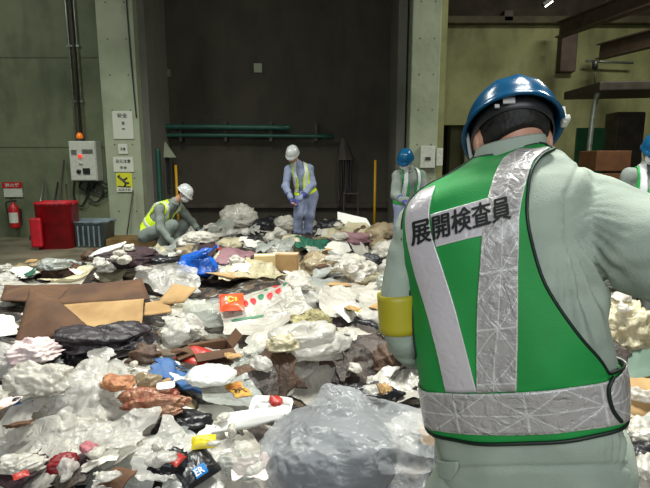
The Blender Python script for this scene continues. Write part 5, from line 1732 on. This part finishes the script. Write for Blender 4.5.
t = thing('cardboard_carton', 'large brown carton torn open flat at the left of the heap', 'carton', ((lo[0]+hi[0])/2, (lo[1]+hi[1])/2, lo[2]))
for k, (nm, V, F) in enumerate(parts):
    mesh_obj(nm, V, F, P_cardl if k >= 3 else P_card, t, smooth=True, label='light tan inner face' if k >= 3 else None); splat(V)
LAND.append((np.array(t.location), 'the brown carton'))
c = hit(172, 305)
V, F = slab([c+[-.12,0,.0], c+[.1,0,.02], c+[.16,.18,.1], c+[-.05,.2,.12]], .007, 8, .02, RNG)
o = mesh_obj('cardboard_piece', V, F, P_cardl, None); splat(V); named(o, 'torn tan cardboard flap just right of the brown carton', 'cardboard', 'the torn tan flap')
# --- mid heap
pbag(92, 350, 98, 34, P_plum, 'dark black purple bag in front of the open brown carton', short='the black purple bag', crease=.18, sub=5)
pbag(140, 355, 36, 26, P_brown, 'brown wet bag right of the black purple bag', short='the brown wet bag')
f = hit(206, 358); w = 56/FOC*f[1]
t = put_parts('cardboard_carton', carton((f[0], f[1]+.14, f[2]-.08), w*.75, w*.5, w*.3, .45, P_card, np.random.default_rng(12), True, .6), P_card, 'small open brown carton below the printed carrier bag', 'carton', 'the small open carton', {})
pbag(312, 325, 50, 30, P_veg, 'clump of wilted pale greens right of the printed bag', 'vegetables', 'the wilted greens', name='vegetable_clump', crease=.45, freq=4, sub=5)
o, V, w = small_at(350, 318, 34, 'packet', P_paper, 'green_white_packet', 'white and green snack packet above the brown rag', 'packet', 'the white and green packet', .9, .7, .2, .5)
top = V[:22*16].reshape(16, 22, 3)
decal('print_mark', top, .45, .55, .22, .16, P_inkg, o); decal('print_mark', top, .7, .3, .12, .1, P_yell, o)
psheet(266, 358, 60, 30, P_clear2, 'grey clear film with dark creases left of the white bag', short='the dark creased film', amp=.05)
pbag(304, 352, 62, 26, P_white, 'large white creased bag in the middle of the heap', short='the large white creased bag', crease=.26, sub=5)
pbag(306, 370, 78, 56, P_clear, 'translucent bag showing beige scraps above the big grey bag', short='the translucent scrap bag', crease=.22, sub=5)
pbag(282, 392, 30, 24, P_cream, 'small cream paper wad left of the translucent scrap bag', 'paper', name='paper_wad', short='the cream paper wad')
psheet(388, 366, 92, 58, P_dark, 'charcoal brown garment spread beside the green vest', 'garment', 'the charcoal garment', amp=.05, freq=6, name='garment', thick=.012, rot=-.25, nu=70, nv=60)
pbag(398, 358, 44, 40, P_brown, 'brown dry stalk bundle under the charcoal garment', 'stalks', name='stalk_bundle', crease=.4, freq=5, sub=4)
psheet(402, 395, 60, 24, P_white, 'white sheet below the charcoal garment', short='the white sheet by the vest', amp=.03)
# black shoe
def shoe(cx, cy, L_, rot, m, lab, short):
    f = hit(cx, cy); L = L_/FOC*f[1]
    V, F = field([cap((0,0,.035), (L*.45,0,.03), L*.15, L*.17), cap((L*.45,0,.03), (L*.8,0,.022), L*.17, L*.14), cap((0,0,.05), (0.0,0,L*.3), L*.14, L*.13)], L/40, k=L*.08,
                 fn=lambda P, D: np.maximum(np.maximum(D, .0-P[..., 2]), -sdf(P, [cap((.0,0,L*.22), (L*.1,0,L*.55), L*.09, L*.12)], .01)))
    V = rz(V, rot); V[:, 0] += f[0]-L*.3; V[:, 1] += f[1]
    V = settle(V, .1)
    o = mesh_obj('shoe', V, F, m, None); named(o, lab, 'shoe', short); return o
shoe(366, 322, 30, -.5, P_black, 'black shoe lying left of the yellow armband', 'the black shoe')
# --- lower left
pbag(24, 360, 56, 34, P_pinkp, 'pinkish white bag at the left picture edge', short='the pinkish bag', crease=.26, sub=5)
pbag(76, 386, 84, 62, P_clear, 'large translucent bag with creamy contents at left', short='the large creamy bag', crease=.24, sub=5)
pbag(32, 398, 62, 50, P_white, 'white bag left of the large creamy bag', short='the white bag at left', crease=.28, sub=5)
psheet(92, 408, 76, 26, P_white, 'torn white film across the large creamy bag', short='the torn white film', amp=.04)
pbag(112, 381, 34, 22, P_food, 'brown amber lumpy bag below the black purple bag', short='the amber lumpy bag', crease=.22)
pbag(145, 383, 28, 22, P_beige, 'second brown amber bag left of the blue cloth', short='the second amber bag', crease=.22)
psheet(174, 368, 50, 15, P_bluem, 'mid blue cloth above the white pillow shaped bag', 'cloth', 'the mid blue cloth', amp=.035, name='cloth', thick=.012)
pbag(150, 412, 74, 30, P_meat, 'clear bag of reddish food scraps at lower left', short='the reddish food bag', crease=.2, freq=4, sub=5)
psheet(262, 388, 70, 34, P_brown, 'brown wet wrapping right of the grey wrapper', 'wrapping', 'the brown wrapping', amp=.035, name='wrapper', thick=.006, rot=.5)
o, G = psheet(226, 396, 66, 44, P_grey, 'grey wrapper with a yellow brown label', 'wrapper', 'the grey wrapper', amp=.025, freq=4, name='wrapper', rot=.5, jag=.04, lift=.07)
decal_rect('paper_label', G, .52, .3, .8, .85, mat('yellow brown label', srgb(196,150,60), .6, srgb(150,96,44), 30), o)
decal_text(G, 'みそ', .56, .4, .76, .6, P_inkk, o)
decal_rect('print_line', G, .55, .66, .77, .7, P_inkr, o)
pbag(199, 380, 68, 31, P_pill, 'white pillow shaped bag left of the grey wrapper', short='the white pillow bag', kind='tied', sub=5, rot=3.3, seed=21, sink=.02)
small_at(166, 389, 18, 'tray', P_foam, 'foam_tray', 'small white foam lid left of the white pillow bag', 'lid', 'the small foam lid', .3, .6, .12, .3)
o, V, w = small_at(272, 412, 44, 'tray', P_foam, 'foam_tray', 'white foam tray with red scrap left of big grey bag', 'tray', 'the foam tray with red scrap', -.15, .55, .2, .35)
cc = V.mean(0)
lv, lf = lump(.07, .06, .05, np.random.default_rng(2), .3, 3, 3)
ro = mesh_obj('food_scrap', lv + cc + np.array([.02, .0, .03]), lf, P_red, None); tag(ro, 'red food scrap lying in the white foam tray', 'food')
V, F = slab([ph(212, 442, .04), ph(284, 432, .06), ph(280, 422, .07), ph(222, 426, .05)], .012, 12, .02, RNG)
o = mesh_obj('foam_strip', V, F, P_foam, None); splat(V); named(o, 'long white foam strip left of the big grey bag', 'foam', 'the long foam strip')
# --- bottom row
psheet(60, 450, 150, 54, P_white, 'wide creased white film across the lower left corner', short='the wide lower left film', amp=.05, freq=3.2, nu=80, nv=60)
psheet(105, 440, 80, 40, P_clear, 'translucent film below the reddish food bag', short='the film under the food bag', amp=.05, freq=4)
pbag(60, 474, 36, 24, P_dred, 'dark red packet under film at the lower left', 'packet', name='packet', short='the dark red packet')
pbag(86, 448, 20, 14, P_pink, 'small pink wad in the lower left film', 'wad', name='paper_wad')
psheet(178, 452, 100, 56, P_clear, 'large translucent film left of the black packet', short='the large clear film', amp=.05, freq=3.5, nu=70, nv=60, rot=-.3)
pbag(12, 470, 50, 30, P_white, 'white bag in the lower left corner', short='the corner bag', crease=.3, sub=5)
o, V, w = small_at(196, 474, 48, 'packet', P_black, 'snack_packet', 'black glossy packet with blue patch at the bottom', 'packet', 'the black packet', .95, .75, .3, .6)
top = V[:22*16].reshape(16, 22, 3)
decal_rect('blue_patch', top, .28, .12, .62, .42, P_inkb, o)
decal_text(top, 'ER', .3, .16, .55, .36, P_foam, o)
small_at(204, 446, 26, 'packet', P_yell, 'snack_packet', 'yellow packet behind the black glossy packet', 'packet', 'the yellow packet', .2, .7, .4, .3)
pbag(166, 470, 34, 34, P_black, 'black bag with red trim left of the black packet', short='the black bag at the bottom', crease=.25)
small_at(178, 466, 20, 'packet', P_red, 'snack_packet', 'small red packet on the black bag at the bottom', 'packet', None, 1.3, .5, .3, .4)
pbag(238, 470, 44, 40, P_clear2, 'grey clear bag between the black packet and big grey bag', short='the grey clear bag', crease=.25, sub=5)
pbag(372, 398, 60, 18, P_black, 'black crumpled bag behind the big grey bag', short='the black bag behind', crease=.3)
# big grey translucent bag
bc_ = at(346, 452, 1.80)
D_, F_ = ICO[6]
def bigbag(scale, cr, seed):
    rg = np.random.default_rng(seed)
    P = D_.copy()
    ax = np.sign(P)*np.abs(P)**.72*np.array([.325, .24, .165])*scale
    q = ax/.3
    ax = ax*(1 + cr*.12*crumple(q, 1.5, rg, 5) + cr*.06*crumple(q, 4, rg, 7) + cr*.022*crumple(q, 11, rg, 7))[:, None]
    x = ax[:, 0]
    ax[:, 2] *= np.interp(x, [-.33, -.2, -.02, .1, .33], [.45, .8, 1.0, .98, .9])
    # drag folds fan out towards the right end
    k = np.clip((x-.02)/.25, 0, 1)
    an = np.arctan2(ax[:, 2]-.02, .42-x)
    ax[:, 1] -= cr*k*.035*(tri(an*3.6+q[:, 1]*.6)-.5)
    ax[:, 2] += cr*k*.026*(tri(an*3.0+q[:, 1]*1.8)-.5)
    # slack ridge lines over the top
    ax[:, 2] += cr*.012*(tri(q[:, 0]*1.1+q[:, 1]*1.9+.3*np.sin(q[:, 0]*4))-.5)*np.clip(P[:, 2]*2, 0, 1)
    for (dv, hgt, sp) in (((.97, .05, .62), .085, .035), ((-.12, .25, 1.0), .085, .02), ((.55, .2, .85), .03, .03), ((-.8, -.2, .45), .03, .04)):
        dv = unit(dv); kk = np.exp(-(1-P @ dv)/sp)*cr
        ax += kk[:, None]*hgt*dv*(scale > .95)
    z = ax[:, 2]; ax[:, 2] = np.where(z < 0, z*.9, z)
    return ax
V = bigbag(1, 1, 5) + bc_
P_big = mat('big grey translucent bag film', srgb(200,204,208), .28, srgb(180,184,188), 5, alpha=.38, trans=.12, coat=.15, crease=.9, cscale=7)
bo = mesh_obj('rubbish_bag', V, F_, P_big, None)
named(bo, 'big grey translucent rubbish bag beside the foreground worker', 'bag', 'the big grey bag'); splat(V)
V2 = bigbag(.86, .35, 6); V2[:, 0] = V2[:, 0]*.86 - .045; V2 = V2 + bc_ + np.array([0, .012, -.012])
mesh_obj('contents', V2, F_, mat('dark grey bag contents', srgb(78,80,86), .7, srgb(40,42,46), 4), bo)
def handle(pts, wd):
    pts = smooth_path(pts, 40)
    T = np.gradient(pts, axis=0); T /= np.linalg.norm(T, axis=1)[:, None]
    sd = np.cross(T, [0, 1, 0]); G = []
    for k_, (p_, s_) in enumerate(zip(pts, sd)):
        w_ = wd*(1.5 - math.sin(PI*k_/39)*.9)
        G.append([p_ + s_*w_*(q-.5) + np.array([0, .02*(tri(q*3+k_*.05)-.5), 0]) for q in np.linspace(0, 1, 12)])
    mesh_obj('handle', np.array(G).reshape(-1, 3), grid_faces(12, 40), P_big, bo)
handle([at(318, 412, 1.9), at(326, 398, 1.93), at(338, 389, 1.95), at(352, 394, 1.95), at(362, 412, 1.9)], .05)
# --- right of the foreground worker
pbag(634, 326, 70, 66, P_cream, 'pale brown creased bag under the foreground worker arm', short='the pale bag under the arm', crease=.25, sub=5)
psheet(640, 376, 66, 10, P_gstrip, 'greenish flat strip right of the vest band', 'strip', 'the greenish strip', amp=.01, name='plastic_strip', thick=.01)
c = hit(640, 412)
V, F = slab([c+[-.16,-.02,-.02], c+[.2,-.02,0], c+[.22,.24,.08], c+[-.14,.26,.07]], .008, 10, .03, RNG)
o = mesh_obj('cardboard_piece', V, F, P_cardl, None); splat(V); named(o, 'torn tan cardboard right of the vest waist band', 'cardboard', 'the tan cardboard at right')
pbag(648, 432, 50, 34, P_white, 'white bag below the tan cardboard at right', short='the white bag at right', crease=.3, sub=5)
pbag(648, 474, 50, 36, P_black, 'black bag in the lower right corner', short='the black corner bag', crease=.3)
pbag(634, 282, 40, 24, P_grey, 'pale grey bag behind the foreground worker elbow', short='the bag behind the elbow', crease=.3)

# small scraps thrown on top
SM = [k for k in KINDS if k[4] in ('tied', 'cloth', 'sheet', 'board', 'packet')] + [k for k in KINDS[:2]]
SW = np.array([k[5] for k in SM]); SW /= SW.sum()
for n_ in range(280):
    rng = np.random.default_rng(5000+n_)
    px = rng.uniform(5, 425) if n_ % 12 else rng.uniform(605, 650); py = 222 + 262*rng.random()**1.15
    if any(a < px < c and b < py < d for a, b, c, d in EXCL + [(34, 352, 118, 420), (108, 392, 192, 430), (170, 450, 220, 488), (192, 374, 258, 418), (262, 330, 330, 392)]): continue
    p = hit(px, py)
    if heap_base(p[0], p[1]) < .1 or p[1] > 10.4: continue
    if (p[0]-.45)**2 + (p[1]-1.15)**2 < .42**2 or (p[0]+2.55)**2+(p[1]-8.1)**2 < .25: continue
    k = rng.choice(len(SM), p=SW); desc, cat, name, m, kind, _ = SM[k]
    w = min((8+12*(py-205)/280)/FOC*p[1]*rng.uniform(.8, 1.8), .25)
    o = make_small(kind, p, w, m, name, rng, rng.uniform(0, 2*PI))
    FILL.append((o, p, 'small ' + desc, cat, w))
# ---- labels of the many small pieces, told apart by what lies beside them
LP = np.array([l[0] for l in LAND])
def rel(p, q):
    dx, dy = p[0]-q[0], p[1]-q[1]
    if abs(dx) > abs(dy): return 'right of' if dx > 0 else 'left of'
    return 'behind' if dy > 0 else 'in front of'
size = lambda w, d: ''
seen = {}
rows_ = []
for o, p, desc, cat, w in FILL:
    dd = np.linalg.norm((LP-np.array([p[0], p[1], 0]))[:, :2], axis=1); k = np.argsort(dd)
    cands = ['%s %s %s' % (desc, rel(p, LP[a]), LAND[a][1]) for a in k[:2]]
    cands += ['%s between %s and %s' % (desc, LAND[k[0]][1], LAND[k[1]][1]), '%s close to %s' % (desc, LAND[k[0]][1]), '%s in the gap by %s' % (desc, LAND[k[1]][1])]
    lab = next((c_ for c_ in cands if c_ not in seen and len(c_.split()) <= 16), None)
    if lab is None: lab = '%s lost among the mixed refuse' % desc
    seen[lab] = seen.get(lab, 0) + 1
    rows_.append((o, lab, cat, desc))
for o, lab, cat, desc in rows_:
    tag(o, lab, cat, group='%ss among the mixed refuse' % desc)
# ------------------------------------------------------------------ light
def area(name, loc, rot, sx, sy, power, col, spread=PI):
    l = bpy.data.lights.new(name, 'AREA'); l.shape = 'RECTANGLE'; l.size = sx; l.size_y = sy; l.energy = power; l.color = col; l.spread = spread
    o = bpy.data.objects.new(name, l); o.location = loc; o.rotation_euler = rot
    COL.objects.link(o); return o
area('hall_lamp', (1.6, 2.6, 5.9), (0, 0, 0), 1.6, 1.0, 295, (.99, 1, .93), math.radians(130))
area('hall_lamp', (-2.4, 5.2, 5.9), (0, 0, 0), 1.6, 1.0, 250, (.98, 1, .91), math.radians(120))
area('hall_lamp', (5.5, 7.5, 5.9), (0, 0, 0), 1.6, 1.0, 330, (1, 1, .85))
area('hall_lamp', (-6.5, 6.0, 5.9), (0, 0, 0), 1.6, 1.0, 150, (.97, 1, .9))
area('loading_door_daylight', (-.3, -3.2, 3.3), (math.radians(72), 0, 0), 5, 2.6, 205, (.93, .98, 1))
w = bpy.data.worlds.new('world'); scene.world = w; w.use_nodes = True
w.node_tree.nodes['Background'].inputs[0].default_value = (.5, .55, .6, 1)
w.node_tree.nodes['Background'].inputs[1].default_value = .045
scene.view_settings.view_transform = 'Standard'
scene.view_settings.look = 'None'
scene.view_settings.gamma = 1
scene.view_settings.use_curve_mapping = False
scene.view_settings.exposure = 0.0
for o in scene.objects:
    if '_o' in o: del o['_o']
